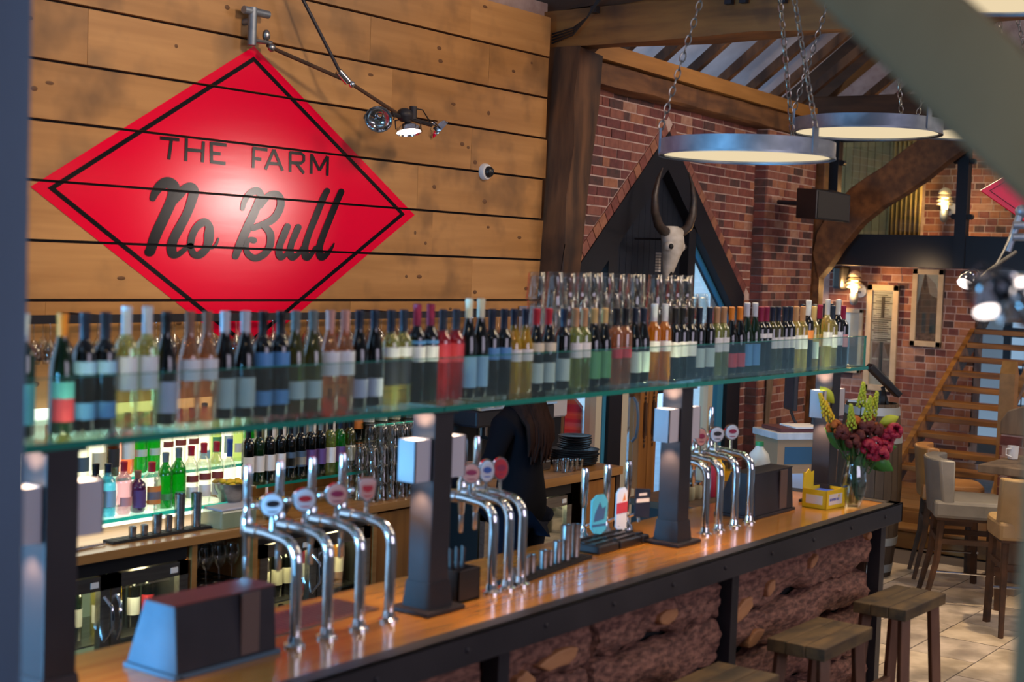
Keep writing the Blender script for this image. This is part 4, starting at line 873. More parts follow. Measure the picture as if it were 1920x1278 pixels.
for i, (g, lab) in enumerate(W2):
    bottle(5.15 + i * .074, 5.34, 1.1475, 'bord', g, 'black', lab, '%s wine bottle with %s label, %s from left, upper wine tier' % (CN[g], lab, nth(i)), 'wines on the upper back tier', (.06, .13), None, .07, 1.02)
# ---- steel spirit measures on the black strip mat
mt = thing('rubber_mat', 'long narrow black bar mat under the measures on the back counter', 'mat', (4.17, 4.985, .8855))
MB().box(-.30, -.035, 0, .26, .035, .012).build('mat', 'blackrub', mt)
for i in range(18): MB().box(-.29 + i * .03, -.032, .012, -.285 + i * .03, .032, .0135).build('rib', 'blackrub', mt)
def cupm(r, h): return cached(('cup', r, h), lambda: MB().lathe([(r * .86, 0), (r, h), (r - .002, h), (r * .86 - .002, .004)], 16).mesh('measure_cup', 'inox', True))
for i, (x, h, r) in enumerate([(4.0, .045, .018), (4.064, .045, .018), (4.133, .085, .024), (4.20, .07, .018), (4.262, .16, .025), (4.36, .155, .025)]):
    tag(put('measure_cup', cupm(r, h), None, (x, 4.985, .899)), 'steel spirit measure, %s from the left on the back counter mat' % nth(i), 'cup', 'measures on the back counter')
fk = MB()
for k in range(7): fk.tube([(3.62 + .02 * k, 4.93 + .004 * k, .889), (3.72 + .02 * k, 4.965, .893)], .005, 6)
tag(fk.build('bar_tongs', 'chrome'), 'bundle of chrome bar tools lying at the left end of the back counter', 'utensils')
tb = thing('plastic_tub', 'translucent lidded plastic tub on the back counter beside the spirits', 'container', (4.53, 4.96, .8855))
MB().box(-.11, -.08, 0, .11, .08, .085).build('tub', glass('tub_plastic', (.7, .75, .65), .06, .3, .5, solid=.6, scol=(.35, .42, .33)), tb, bev=.01); MB().box(-.115, -.085, .085, .115, .085, .097).build('lid', 'shade', tb, bev=.004)
for i, (x, y) in enumerate(((4.60, 5.02), (4.82, 4.95))):
    bw = thing('lime_bowl', 'steel bowl of cut citrus %s the tall taps on the back counter' % ('left behind' if i == 0 else 'right behind'), 'bowl', (x, y, .8855 + (.098 if i == 0 else 0)), group='bowls of cut citrus')
    MB().lathe([(.05, 0), (.085, .06), (.09, .09), (.086, .09), (.05, .01)], 18).build('bowl', 'inox', bw, True)
    c_ = MB()
    for k in range(16): c_.ell((random.uniform(-.055, .055), random.uniform(-.055, .055), .088 + random.uniform(-.008, .01)), (.018, .014, .012), 7, 4)
    o = c_.build('citrus_pieces', 'ygold', bw, True); o['kind'] = 'stuff'
# ---- fridges under the back counter
def fridge(name, x0, x1, y, z0, z1, label, doors, inner, nbot):
    f = thing(name, label, 'fridge', ((x0 + x1) / 2, y, 0)); w_ = x1 - x0; h = w_ / 2
    MB().box(-h, .03, z0, h, .5, z0 + .02).box(-h, .03, z1 - .02, h, .5, z1).box(-h, .03, z0, -h + .02, .5, z1).box(h - .02, .03, z0, h, .5, z1).box(-h, .48, z0, h, .5, z1).build('cabinet', 'dark', f)
    MB().box(-h, -.0, z1 - .055, h, .04, z1).build('top_grille', 'blackplastic', f)
    MB().box(-h + .03, .46, z0 + .04, h - .03, .475, z1 - .06).build('lit_back', inner, f)
    for d in range(doors):
        l = bpy.data.lights.new('fridge_lamp', 'POINT'); l.energy = 4.0; l.color = (1, .85, .45); l.shadow_soft_size = .05
        o = bpy.data.objects.new('fridge_lamp', l); COL.objects.link(o); o.location = ((x0 + (d + .5) * w_ / doors), y + .06, z1 - .09)
    for zz_ in (z0 + (z1 - z0) * .48,): MB().box(-h + .02, .05, zz_, h - .02, .45, zz_ + .008).build('wire_shelf', 'inox', f)
    for d in range(doors):
        a0 = -h + .005 + d * (w_ / doors); a1 = a0 + w_ / doors - .008; zt = z1 - .06; zb = z0
        dr = MB().box(a0, -.012, zb, a0 + .05, .022, zt).box(a1 - .05, -.012, zb, a1, .022, zt).box(a0, -.012, zt - .06, a1, .022, zt).box(a0, -.012, zb, a1, .022, zb + .05).build('door_frame', 'inox', f)
        MB().box(a0 + .05, .0, zb + .05, a1 - .05, .005, zt - .06).build('door_glass', 'pane', f)
        hx = a1 - .03 if d % 2 == 0 else a0 + .03
        sgn = -1 if d % 2 else 1
        MB().tube([(hx, -.012, zt - .09), (hx + .012 * sgn, -.05, zt - .13), (hx + .014 * sgn, -.055, zt - .22), (hx, -.012, zt - .28)], .008, 8).build('handle', 'chrome', f, True)
        MB().box(a1 - .10, -.0135, zt - .045, a1 - .06, -.012, zt - .02).build('badge', 'silver' if False else 'white', f)
    return f
fridge('bottle_fridge', 3.385, 4.235, 4.895, .12, .835, 'double glass-door steel bottle fridge under left part of the back counter', 2, 'fridgeled', 8)
fridge('bottle_fridge', 4.665, 5.445, 4.895, .12, .835, 'double glass-door bottle fridge behind the left taps', 2, 'fridgewarm', 8)
fridge('bottle_fridge', 6.10, 6.95, 4.66, .12, .865, 'glass-door fridge with teal lit bottles under the plate counter', 2, 'fridgeled', 8)
def fbots(xs, y, z, specs, where):
    for i, x in enumerate(xs):
        g, cap, lab = specs[i % len(specs)]
        bottle(x, y, z, 'bord', g, cap, lab, '%s bottle with %s cap, %s from left %s' % (CN[g], cap, nth(i), where), 'bottles ' + where, (.06, .14), None, .07, .98, n=10)
fbots([3.47, 3.55, 3.66, 3.76, 3.88, 3.97, 4.07, 4.15], 5.06, .4722, [('pale', 'orange', 'white'), ('pale', 'orange', 'white'), ('dgreen', 'black', 'cream'), ('dgreen', 'tan', 'white'), ('pale', 'gold', 'white'), ('yellow', 'gold', 'white'), ('dark', 'cream', 'white'), ('dark', 'silver', 'red')], 'in the left back fridge')
fbots([4.75, 4.835, 4.92, 4.99], 5.03, .4722, [('dark', 'silver', 'cream')], 'in the middle fridge, left door')
fbots([5.13, 5.205, 5.28, 5.355], 5.03, .4722, [('redpink', 'red', 'white'), ('amber', 'yellow', 'cream'), ('yellow', 'gold', 'white'), ('amber', 'gold', 'cream')], 'in the middle fridge, right door')
fbots([4.76, 4.86, 4.96, 5.14, 5.24, 5.34], 5.03, .1405, [('dgreen', 'black', 'white'), ('dark', 'silver', 'white'), ('green', 'green', 'green')], 'on the floor of the middle fridge')
fbots([6.20, 6.30, 6.40, 6.60, 6.72, 6.84], 4.84, .4875, [('dark', 'silver', 'teal'), ('dark', 'yellow', 'pale'), ('dgreen', 'silver', 'pale')], 'in the fridge below the plates')
fbots([6.20, 6.30, 6.40, 6.60, 6.72, 6.84], 4.84, .1405, [('palegreen', 'silver', 'pale'), ('palegreen', 'white', 'teal')], 'on the floor of the right fridge')
# ---- niche of stemmed glasses between the two left fridges
wgm = MB().lathe([(.030, 0), (.031, .002), (.004, .006), (.004, .07), (.022, .09), (.034, .12), (.035, .15), (.030, .18), (.0285, .18), (.033, .15), (.032, .12), (.02, .094), (.002, .085)], 14).mesh('wine_glass', 'tumbler', True)
for i in range(4):
    for k in range(3):
        tag(put('wine_glass', wgm, None, (4.32 + i * .078, 4.95 + k * .09, .62)), 'wine glass in the dark niche, %s column %s row' % (nth(i), nth(k)), 'glass', 'wine glasses in the counter niche')
tag(MB().box(4.281, 4.885, .60, 4.619, 5.415, .618).build('niche_shelf', 'dark'), 'dark shelf holding wine glasses between the two back fridges', 'shelf')
# ---- overhead rack of stemware on the board wall
rk = thing('glass_rack', 'long dark rail rack of hanging stemmed glasses along the board wall', 'rack', (4.9, 5.32, 1.83))
for y_ in (-.13, -.045, .04, .125): MB().box(-2.0, y_ - .008, 0, 2.25, y_ + .008, .012).build('rail', 'steel', rk)
for x in (-1.9, -.9, .1, 1.1, 2.1): MB().box(x - .012, -.14, .012, x + .012, .177, .03).build('crossbar', 'steel', rk)
MB().box(-2.0, -.145, -.004, 2.25, -.139, .034).build('front_strip', 'steel', rk)
for k, y in enumerate((5.235, 5.40)):
    gi = 0
    for i in range(50):
        x = 3.0 + i * .082
        if 3.9 < x < 4.95 and random.random() < .35: continue
        o = put('wine_glass', wgm, None, (x, y, 1.829), rot=(PI, 0, 0))
        tag(o, 'hanging wine glass, %s from the left in the %s row of the rack' % (nth(gi), ('front', 'back')[k]), 'glass', 'stemmed glasses hanging in the rack'); gi += 1
# ---- big block of tumblers on the counter, jars on a little glass shelf above
tD = tumbler_mesh(.030, .038, .095, 12)
for i in range(7):
    for k in range(3):
        for l in range(4):
            if l == 3 and i < 2: continue
            o = put('drinking_glass', tD, None, (5.505 + i * .079, 4.94 + k * .08, .8855 + .095 * (l + 1)), rot=(PI, 0, 0))
            tag(o, 'clear tumbler, %s column, %s row back, %s tier of the counter block' % (nth(i), nth(k), nth(l)), 'glass', 'tumblers stacked on the back counter')
js = thing('jar_shelf', 'small glass shelf of garnish jars above the stacked tumblers', 'shelf', (5.97, 5.35, 1.23))
MB().box(-.16, -.14, 0, .36, .15, .012).build('plate', 'shelfpane', js); MB().box(-.16, -.147, -.001, .36, -.14, .013).build('front_edge', 'tealb', js)
for x in (-.1, .3): MB().box(x - .01, -.1, -.03, x + .01, .15, 0).build('bracket', 'steel', js)
for i, (x, c) in enumerate(((5.86, 'white'), (5.97, 'pale'), (6.08, 'cream'), (6.20, 'grey'))):
    j = thing('garnish_jar', 'clip-top glass jar, %s from the left on the small glass shelf' % nth(i), 'jar', (x, 5.30, 1.2425), group='jars on the small shelf')
    MB().lathe([(.038, 0), (.042, .01), (.042, .10), (.036, .12), (.033, .12), (.038, .1), (.038, .01)], 16).build('glass_body', 'tumbler', j, True)
    MB().lathe([(.035, .005), (.036, .07)], 14).build('contents', {**LC, **CC}[c], j, True)
    MB().lathe([(.038, .121), (.040, .125), (.040, .135), (.034, .142)], 16).build('lid', 'chrome', j, True)
# ---- espresso machine and clutter above the right counter
em = thing('espresso_machine', 'dark and chrome espresso machine with a blue display behind the barmaid', 'coffee machine', (6.62, 5.03, .9255))
MB().box(-.36, -.2, .0, .36, .2, .06).build('drip_base', 'inox', em, bev=.01)
MB().box(-.36, .0, .06, .36, .2, .36).build('back_body', 'blackplastic', em, bev=.01)
MB().box(-.38, -.2, .30, .38, .2, .40).build('upper_body', 'slate', em, bev=.015)
MB().box(-.37, -.22, .40, .37, .22, .412).build('cup_rail_tray', 'chrome', em)
MB().tube([(-.37, -.22, .45), (.37, -.22, .45), (.37, .2, .45), (-.37, .2, .45), (-.37, -.22, .45)], .006, 8).build('cup_rail', 'chrome', em)
MB().box(-.06, -.204, .325, .04, -.2, .355).build('display', 'bluelcd', em)
for x in (-.2, .18):
    g_ = MB().cyl((x, -.1, .30), (x, -.1, .24), .034, n=14).build('group_head', 'chrome', em, True)
    MB().tube([(x, -.1, .23), (x, -.16, .225), (x + .02, -.27, .215)], [.012, .012, .016], 8).build('portafilter_handle', 'blackplastic', g_, True)
    MB().tube([(x + .13, -.17, .30), (x + .15, -.2, .2), (x + .14, -.19, .10)], .005, 6).build('steam_wand', 'chrome', em, True)
for i in range(10):
    tag(MB().lathe([(.018, 0), (.032, .05), (.029, .05), (.016, .004)], 14).build('espresso_cup', 'white', None, True, (6.31 + .066 * i, 5.0 + .09 * (i % 2), 1.3380)), 'small cup on top of the espresso machine, %s from the left' % nth(i), 'cup', 'cups on the espresso machine')
gj = thing('milk_jug', 'round steel milk jug left of the espresso machine', 'jug', (6.17, 4.9, .9255)); MB().lathe([(.045, 0), (.05, .03), (.036, .09), (.04, .12), (.038, .12), (.034, .09)], 18).build('body', 'inox', gj, True); MB().tube([(.04, 0, .1), (.08, 0, .09), (.075, 0, .04), (.045, 0, .03)], .005, 6).build('handle', 'inox', gj, True)
# ---- stack of black pans / plates
ps = []
for i in range(13):
    r_ = .15 if i < 7 else .105
    o = MB().lathe([(r_ * .72, 0), (r_ * .98, .008), (r_, .012), (r_ * .97, .013), (r_ * .7, .004)], 26).build('black_plate', 'blackplastic', None, True, (7.30 + random.uniform(-.01, .01), 4.88 + random.uniform(-.008, .008), .9262 + i * .0137), rot=(random.uniform(-.008, .008), random.uniform(-.008, .008), 0))
    tag(o, 'black plate in the stack on the right counter, %s from the bottom' % nth(i), 'plate', 'black plates stacked on the right counter')
for i in range(7):
    tag(MB().lathe([(.02, 0), (.028, .07), (.0265, .07), (.018, .004)], 12).build('shot_glass', 'tumbler', None, True, (6.93 + .052 * (i % 4), 4.70 + .055 * (i // 4), .9258)), 'small clear glass beside the black plates, %s of seven' % nth(i), 'glass', 'small glasses beside the plates')
# ---- wall cupboard with pale door and dark lower part by the timber post
wc = thing('wall_cupboard', 'pale grey cupboard above a dark cabinet beside the timber post', 'cupboard', (7.56, 5.32, .9258))
MB().box(-.06, -.05, .23, .20, .17, .95).build('pale_cupboard', 'shade', wc); MB().box(-.04, -.03, 0, .18, .17, .23).build('dark_cabinet', 'navy', wc)
MB().box(-.055, -.062, .24, .195, -.05, .94).build('door', 'shade', wc)

# ================================================================== BEER TAPS
def font_tap(x, label, group, med='round', mcol='white', mark='black', lens_h=1.465, y=2.71):
    t = thing('beer_tap', label, 'beer tap', (x, y, 1.099), group=group)
    MB().lathe([(.030, 0), (.030, .006), (.020, .012), (.0175, .03)], 18).build('base_collar', 'chrome', t, True)
    arc = [(0, 0, .02), (0, 0, .225)] + [(0, .055 * (1 - math.cos(a)), .225 + .06 * math.sin(a)) for a in [PI / 10 * k for k in range(1, 6)]] + [(0, .12, .292), (0, .17, .292)]
    MB().tube(arc, .0155, 14).build('swan_neck', 'chrome', t, True)
    MB().cyl((0, .15, .292), (0, .19, .292), .020, n=14).build('collar', 'chrome', t, True)
    MB().lathe([(.008, .215), (.011, .225), (.012, .27), (.017, .28), (.017, .325), (.012, .335), (.010, .35)], 14, (0, .20, 0)).build('tap_body', 'chrome', t, True)
    MB().lathe([(.006, .155), (.009, .16), (.0085, .215)], 12, (0, .20, 0)).build('spout', 'chrome', t, True)
    MB().lathe([(.010, .35), (.0085, .36), (.0125, .375), (.0125, .46), (.010, .472)], 12, (0, .20, 0)).build('handle', 'chrome', t, True)
    MB().cyl((0, .10, .30), (0, .10, .345), .006, n=8).build('lens_stem', 'chrome', t)
    l_ = MB()
    if med == 'round': pts = [(.037 * math.cos(a), .037 * math.sin(a)) for a in [2 * PI * k / 24 for k in range(24)]]
    elif med == 'oval': pts = [(.030 * math.cos(a), .042 * math.sin(a)) for a in [2 * PI * k / 24 for k in range(24)]]
    else: pts = [(-.032, .03), (-.022, .04), (.022, .04), (.032, .03), (.026, -.02), (0, -.042), (-.026, -.02)]
    pts = [(p[0] * .82, p[1] * .82) for p in pts]
    ln = MB().prism([(p[0], p[1]) for p in pts], -.010, .010).build('lens', CC[mcol], t, loc=(-.004, .098, .375), rot=(0, 0, -.55), bev=.003)
    MB().prism([(p[0] * 1.12, p[1] * 1.12) for p in pts], -.006, .006).build('lens_rim', 'chrome', ln)
    if mark: MB().prism([(p[0] * .62, p[1] * .30 + .004) for p in pts], -.0115, -.0102).prism([(p[0] * .5, p[1] * .06 - .018) for p in pts], -.0115, -.0102).build('emblem', CC[mark] if mark in CC else mark, ln)
    MB().ell((-.048, -.004, .0), (.011, .009, .011), 10, 6).build('lens_knob', 'chrome', ln, True)
    return t
for i, (x, md, mc, mk) in enumerate(((2.728, 'round', 'white', 'black'), (2.852, 'round', 'white', 'red'), (2.982, 'round', 'pink', 'crimson'), (3.111, 'shield', 'pink', 'red'))):
    font_tap(x, 'swan-neck chrome beer tap, %s from the left of the near four' % nth(i), 'near group of four chrome beer taps', md, mc, mk)
for i, (x, md, mc, mk) in enumerate(((3.605, 'round', 'pink', 'crimson'), (3.69, 'oval', 'white', 'blue'), (3.765, 'oval', 'red', 'crimson'))):
    font_tap(x, 'swan-neck chrome beer tap, %s from the left right of the second post' % nth(i), 'middle group of three chrome beer taps', md, mc, mk)
for i, (x, md, mc, mk) in enumerate(((5.012, 'oval', 'pink', 'crimson'), (5.125, 'oval', 'pink', 'crimson'), (5.262, 'round', 'white', 'black'), (5.395, 'round', 'white', 'crimson'))):
    font_tap(x, 'swan-neck chrome beer tap, %s from the left of the far four' % nth(i), 'far group of four chrome beer taps', md, mc, mk)
# ---- hand pumps with pump clips
for i, (x, col, l2, sh) in enumerate(((4.53, 'teal', 'slate', 'leaf'), (4.69, 'white', 'red', 'slim'), (4.845, 'navy', 'white', 'square'))):
    h = thing('hand_pump', 'tall hand pump with %s pump clip' % ('rounded turquoise', 'narrow white and red', 'square navy blue')[i], 'beer pump', (x, 2.975, 1.099), group='three hand pumps')
    MB().lathe([(.028, 0), (.026, .02), (.015, .035), (.012, .06)], 16).build('base', 'chrome', h, True)
    MB().cyl((0, 0, .05), (0, 0, .13), .009, n=12).build('rod', 'chrome', h, True)
    MB().lathe([(.009, .13), (.014, .15), (.0155, .27), (.013, .283)], 14).build('handle', 'chrome', h, True)
    MB().tube([(0, -.01, .06), (0, -.04, .075), (0, -.055, .06), (0, -.055, -.0)][:3] + [(0, -.056, .045)], .007, 8).build('spout', 'chrome', h, True)
    pts = {'leaf': [(-.034, -.055), (-.02, -.075), (.01, -.08), (.032, -.06), (.036, .05), (.02, .075), (-.012, .072), (-.034, .05)], 'slim': [(-.024, -.07), (-.012, -.085), (.012, -.085), (.024, -.07), (.024, .07), (.012, .085), (-.012, .08), (-.024, .06)], 'square': [(-.032, -.05), (.034, -.055), (.036, .06), (-.03, .065)]}[sh]
    cp = MB().prism(pts, -.006, .006).build('pump_clip', LC[col] if col in LC else CC[col], h, loc=(.01, -.062, .115), rot=(0, 0, -.5), bev=.002)
    if sh == 'leaf': MB().prism([(-.02, .0), (.0, .045), (.012, .02), (.026, .03), (.02, -.02), (-.024, -.03)], -.0072, -.006).prism([(-.03, -.05), (.03, -.045), (.03, -.036), (-.03, -.041)], -.0072, -.006).build('emblem', LC['slate'], cp)
    if sh == 'slim': MB().prism([(-.024, -.02), (.024, -.012), (.024, .03), (-.024, .022)], -.0072, -.006).build('red_band', LC['red'], cp); MB().prism([(.002, .03), (.016, .035), (.010, .062)], -.0074, -.006).build('emblem', LC['orange'], cp)
    if sh == 'square': MB().prism([(-.018, .035), (.018, .037), (.018, .047), (-.018, .045)], -.0072, -.006).prism([(-.028, .008), (.03, .010), (.03, .025), (-.028, .023)], -.0072, -.006).build('lettering', LC['white'], cp)
for i, (x0, x1) in enumerate(((4.36, 4.50), (4.51, 4.66), (4.67, 4.70 + .02))):
    d_ = thing('drip_tray', 'black drip tray on the bar top, %s before the hand pumps' % nth(i), 'tray', ((x0 + x1) / 2, 2.865, 1.099), group='drip trays at the hand pumps')
    h = (x1 - x0) / 2; MB().box(-h, -.075, 0, h, .075, .03).build('tray', 'blackplastic', d_, bev=.006)
    for k in range(3): MB().box(-h + .01, -.05 + k * .045, .03, h - .01, -.035 + k * .045, .036).build('grille_bar', 'blackplastic', d_)
# ---- front measures on black mat
mm = thing('rubber_mat', 'narrow black bar mat under the shiny measures on the front bar', 'mat', (4.0, 2.775, 1.099), rz=.13)
MB().box(-.28, -.035, 0, .30, .04, .010).build('mat', 'blackrub', mm)
for i in range(18): MB().box(-.27 + i * .031, -.032, .010, -.265 + i * .031, .037, .0115).build('rib', 'blackrub', mm)
for i, (x, y, h, r) in enumerate([(3.775, 2.745, .035, .015), (3.852, 2.755, .062, .017), (3.897, 2.762, .062, .017), (3.985, 2.775, .062, .018), (4.03, 2.781, .052, .015), (4.09, 2.79, .078, .017), (4.155, 2.798, .125, .021), (4.225, 2.806, .118, .019)]):
    tag(put('measure_cup', cupm(r, h), None, (x, y, 1.1110)), 'shiny steel measure, %s from the left on the front bar mat' % nth(i), 'cup', 'measures on the front bar')
# ---- slotted steel drip tray by the near taps
dt = thing('steel_drip_tray', 'flat brushed steel drip tray let into the bar behind the near taps', 'tray', (2.95, 2.91, 1.099))
MB().box(-.24, -.09, 0, .24, .09, .004).build('plate', 'inox', dt)
for k in range(22): MB().box(-.225 + k * .021, -.07, .004, -.219 + k * .021, .07, .0048).build('slot', 'blackplastic', dt)
# ---- hooded steel boxes (till drawers) on the bar
def hood(x, y, label, w_, lidm, side, rz=0, d=.185, hh=.18):
    b = thing('hooded_box', label, 'box', (x, y, 1.099), rz)
    pr_ = [(-d / 2, .012), (d / 2, .012), (d / 2 - .065, hh), (-d / 2 + .012, hh)]
    MB().prism(pr_, -w_ / 2 + .004, w_ / 2 - .004, 'x').build('body', 'slate', b, bev=.003)
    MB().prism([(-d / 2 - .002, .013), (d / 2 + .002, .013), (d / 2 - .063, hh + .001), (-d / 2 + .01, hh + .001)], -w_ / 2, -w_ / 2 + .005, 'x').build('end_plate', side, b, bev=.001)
    MB().box(-w_ / 2, -d / 2 + .01, hh + .0005, w_ / 2, d / 2 - .063, hh + .004).build('lid', lidm, b)
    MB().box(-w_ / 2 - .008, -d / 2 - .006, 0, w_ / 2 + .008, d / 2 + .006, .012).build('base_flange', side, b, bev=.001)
    MB().box(w_ * .12, -d / 2 - .002, .02, w_ * .30, -d / 2 + .004, hh).build('strap', 'rust', b)
    MB().cyl((-w_ / 2 + .012, -d / 2 - .010, .006), (-w_ / 2 + .012, -d / 2 - .004, .006), .004, n=8).build('corner_screw', 'blackplastic', b)
    return b
hood(2.478, 2.79, 'hooded steel box with daylit blue end and dark red lid at the near end of the bar', .345, 'maroon', 'end_daylit')
hood(5.66, 2.815, 'dark hooded steel box left of the yellow carton', .38, 'slate', 'slate', hh=.19)
# black caddy left of the middle taps
bc = thing('black_caddy', 'black square caddy holding straws beside the middle taps', 'caddy', (3.47, 2.745, 1.099))
MB().box(-.055, -.05, 0, .055, .05, .005).box(-.055, -.05, 0, -.05, .05, .10).box(.05, -.05, 0, .055, .05, .10).box(-.055, -.05, 0, .055, -.045, .10).box(-.055, .045, 0, .055, .05, .10).build('holder', 'blackplastic', bc)
for k in range(9): MB().cyl((-.04 + .009 * k, .01 * (k % 3) - .01, .005), (-.045 + .0105 * k, .014 * (k % 3) - .014, .16), .003, n=6).build('straw', 'blackplastic' if k % 3 else 'silver' if False else 'slate', bc)
# yellow charity carton
yb = thing('yellow_carton', 'yellow open card carton with white label beside the flower vase', 'box', (6.045, 2.665, 1.099), rz=-.1)
W_, D_, H_ = .085, .062, .085
MB().box(-W_, -D_, 0, W_, D_, .003).box(-W_, -D_, 0, W_, -D_ + .003, H_).box(-W_, D_ - .003, 0, W_, D_, H_).box(-W_, -D_, 0, -W_ + .003, D_, H_).box(W_ - .003, -D_, 0, W_, D_, H_).build('carton', 'yellow', yb)
MB().prism([(-W_, H_), (-W_ + .09, H_), (-W_ + .09, .155), (-W_ + .07, .150), (-W_ + .045, .168), (-W_ + .02, .152), (-W_, .156)], D_ - .003, D_).build('back_flap', 'yellow', yb)
MB().box(-W_ + .006, -D_ + .006, .05, W_ - .006, D_ - .006, .07).build('blue_packets', 'blue', yb)
MB().box(-W_ + .022, -D_ - .0012, .018, W_ - .03, -D_, .066).build('white_label', 'paper', yb)
tx = MB()
for k, wd in enumerate((.012, .010, .013, .009, .011, .008)): tx.box(-W_ + .03 + k * .0145, -D_ - .002, .036, -W_ + .03 + k * .0145 + wd * .8, -D_ - .0012, .047)
o = tx.build('printed_words', 'blue', yb); o['kind'] = 'stuff'
MB().prism([(.022 + .009 * math.cos(a) * (1 if k % 2 else .5), .055 + .009 * math.sin(a) * (1 if k % 2 else .5)) for k, a in enumerate([2 * PI * q / 16 for q in range(16)])], -D_ - .002, -D_ - .0012).build('sun_emblem', 'yellow', yb)
MB().box(-W_ - .0012, -D_ + .02, .02, -W_, D_ - .02, .06).build('side_label', 'paper', yb)
# ---- flowers
vs_ = thing('flower_vase', 'clear glass vase of crimson and yellow flowers at the far bar end', 'vase', (6.16, 2.572, 1.099))
MB().lathe([(.032, 0), (.034, .004), (.052, .05), (.060, .10), (.050, .17), (.040, .21), (.046, .235), (.044, .235), (.038, .21), (.047, .17), (.057, .10), (.048, .05), (.030, .012)], 24).build('glass_body', 'frost', vs_, True)
MB().lathe([(.028, .012), (.046, .05), (.055, .10), (.052, .125)], 22).build('water', glass('vase_water', (.75, .85, .75), .08, .02, .6), vs_, True)
RV = random.Random(5)
hd = []
def flower(kind, tip, mid):
    MB().tube([(RV.uniform(-.02, .02), RV.uniform(-.02, .02), .015), (mid[0] * .3, mid[1] * .3, .2), mid, tip], .003, 5).build('stem', 'stem', vs_, True)
    m_ = MB(); tip = Vector(tip)
    if kind in ('yflower', 'ygold'):
        d = (tip - Vector(mid)).normalized()
        for k in range(46):
            t = k / 46; r_ = .019 * (1 - t) + .003; a = k * 2.4
            o_ = d.orthogonal().normalized(); q = d.cross(o_)
            m_.ell(tip + d * (t * .115 - .03) + (o_ * math.cos(a) + q * math.sin(a)) * r_, (.006, .006, .008), 6, 4)
    else:
        for k in range(26):
            a = RV.uniform(0, 2 * PI); b = RV.uniform(-.7, 1.4); c = Vector((math.cos(a) * math.cos(b), math.sin(a) * math.cos(b), math.sin(b)))
            m_.ell(tip + c * .03, (.016, .016, .011), 7, 4, rot=c.to_track_quat('Z', 'Y').to_matrix())
    m_.build('flower_head', kind, vs_, True)
# view-right is (+.6,-.8): spread the bouquet to both sides
def fl(kind, s_, dpt, z):
    s_ *= 1.22; dpt = dpt * .8 - .03; z = z * .97
    x, y = s_ * .6 + dpt * .8, -s_ * .8 + dpt * .6; flower(kind, (x, y, z), (x * .55, y * .55, z * .62))
for a_ in (('ygold', -.125, .0, .45), ('ygold', -.10, .03, .41), ('yflower', -.03, -.02, .40), ('yflower', .015, .04, .50), ('yflower', .055, .02, .46), ('yflower', .03, -.01, .44),
           ('orangefl', -.085, .02, .37), ('orangefl', .05, .05, .40), ('orangefl', -.01, .03, .39), ('darkred', -.06, -.01, .35), ('darkred', -.03, .03, .335), ('darkred', .03, .0, .385), ('darkred', .0, .05, .37), ('darkred', .07, .03, .365), ('darkred', -.02, -.03, .31), ('darkred', .02, -.02, .34),
           ('crimson', .06, -.02, .30), ('crimson', .10, .0, .285), ('crimson', .035, -.03, .29), ('crimson', .085, -.03, .255), ('crimson', .12, .02, .34), ('crimson', .135, .0, .365), ('crimson', .06, .0, .25), ('crimson', .11, .03, .31)): fl(*a_)
def leaf(s_, dpt, z, l, ang, tilt, m='leaf'):
    x, y = s_ * .6 + dpt * .8, -s_ * .8 + dpt * .6; m_ = MB(); vs = []
    for k in range(7):
        t = k / 6; w_ = l * .28 * math.sin(PI * min(t * .95 + .03, 1)); d = l * t
        cx_, cz_ = math.cos(ang) * d, math.sin(ang) * d - .3 * l * t * t * tilt
        nx, nz = -math.sin(ang) * w_, math.cos(ang) * w_
        for q in (-1, 1): vs.append((x + (cx_ + nx * q) * .6, y - (cx_ + nx * q) * .8, z + cz_ + nz * q + (0 if q > 0 else -.001)))
    m_.add(vs, [(2 * k, 2 * k + 1, 2 * k + 3, 2 * k + 2) for k in range(6)])
    o = m_.build('leaf', m, vs_, True); s2 = o.modifiers.new('t', 'SOLIDIFY'); s2.thickness = .0015
for a_ in ((.06, -.02, .235, .12, -.35, .6), (.0, 0, .26, .17, 2.6, -.2), (.09, 0, .27, .10, .25, .5), (.05, .03, .24, .12, -.6, .3), (-.02, .0, .26, .12, -1.3, 0), (.03, -.03, .25, .09, -1.9, 0)): leaf(*a_)
leaf(.10, .0, .375, .10, .45, 0, 'yflower'); leaf(-.11, 0, .47, .10, 2.3, 0, 'yflower')
# ================================================================== BARMAID (seen from behind)
pm = thing('person', 'person with long dark brown hair and black top, back turned, at the coffee counter', 'person', (5.90, 4.26, 0.0), rz=.12); pm.scale = (1.12, 1.1, 1.03)
def skin_body(name, verts, edges, radii, mats, parent, root=0, lv=2):
    me = bpy.data.meshes.new(name); me.from_pydata(verts, edges, []); me.update()
    o = put(name, me, parent); sk = o.modifiers.new('skin', 'SKIN'); sk.use_smooth_shade = True
    for i, r in enumerate(radii):
        s_ = me.skin_vertices[0].data[i]; s_.radius = r if isinstance(r, tuple) else (r, r); s_.use_root = (i == root)
    sb = o.modifiers.new('sub', 'SUBSURF'); sb.levels = lv; sb.render_levels = lv
    for m in mats: me.materials.append(MT[m])
    return o
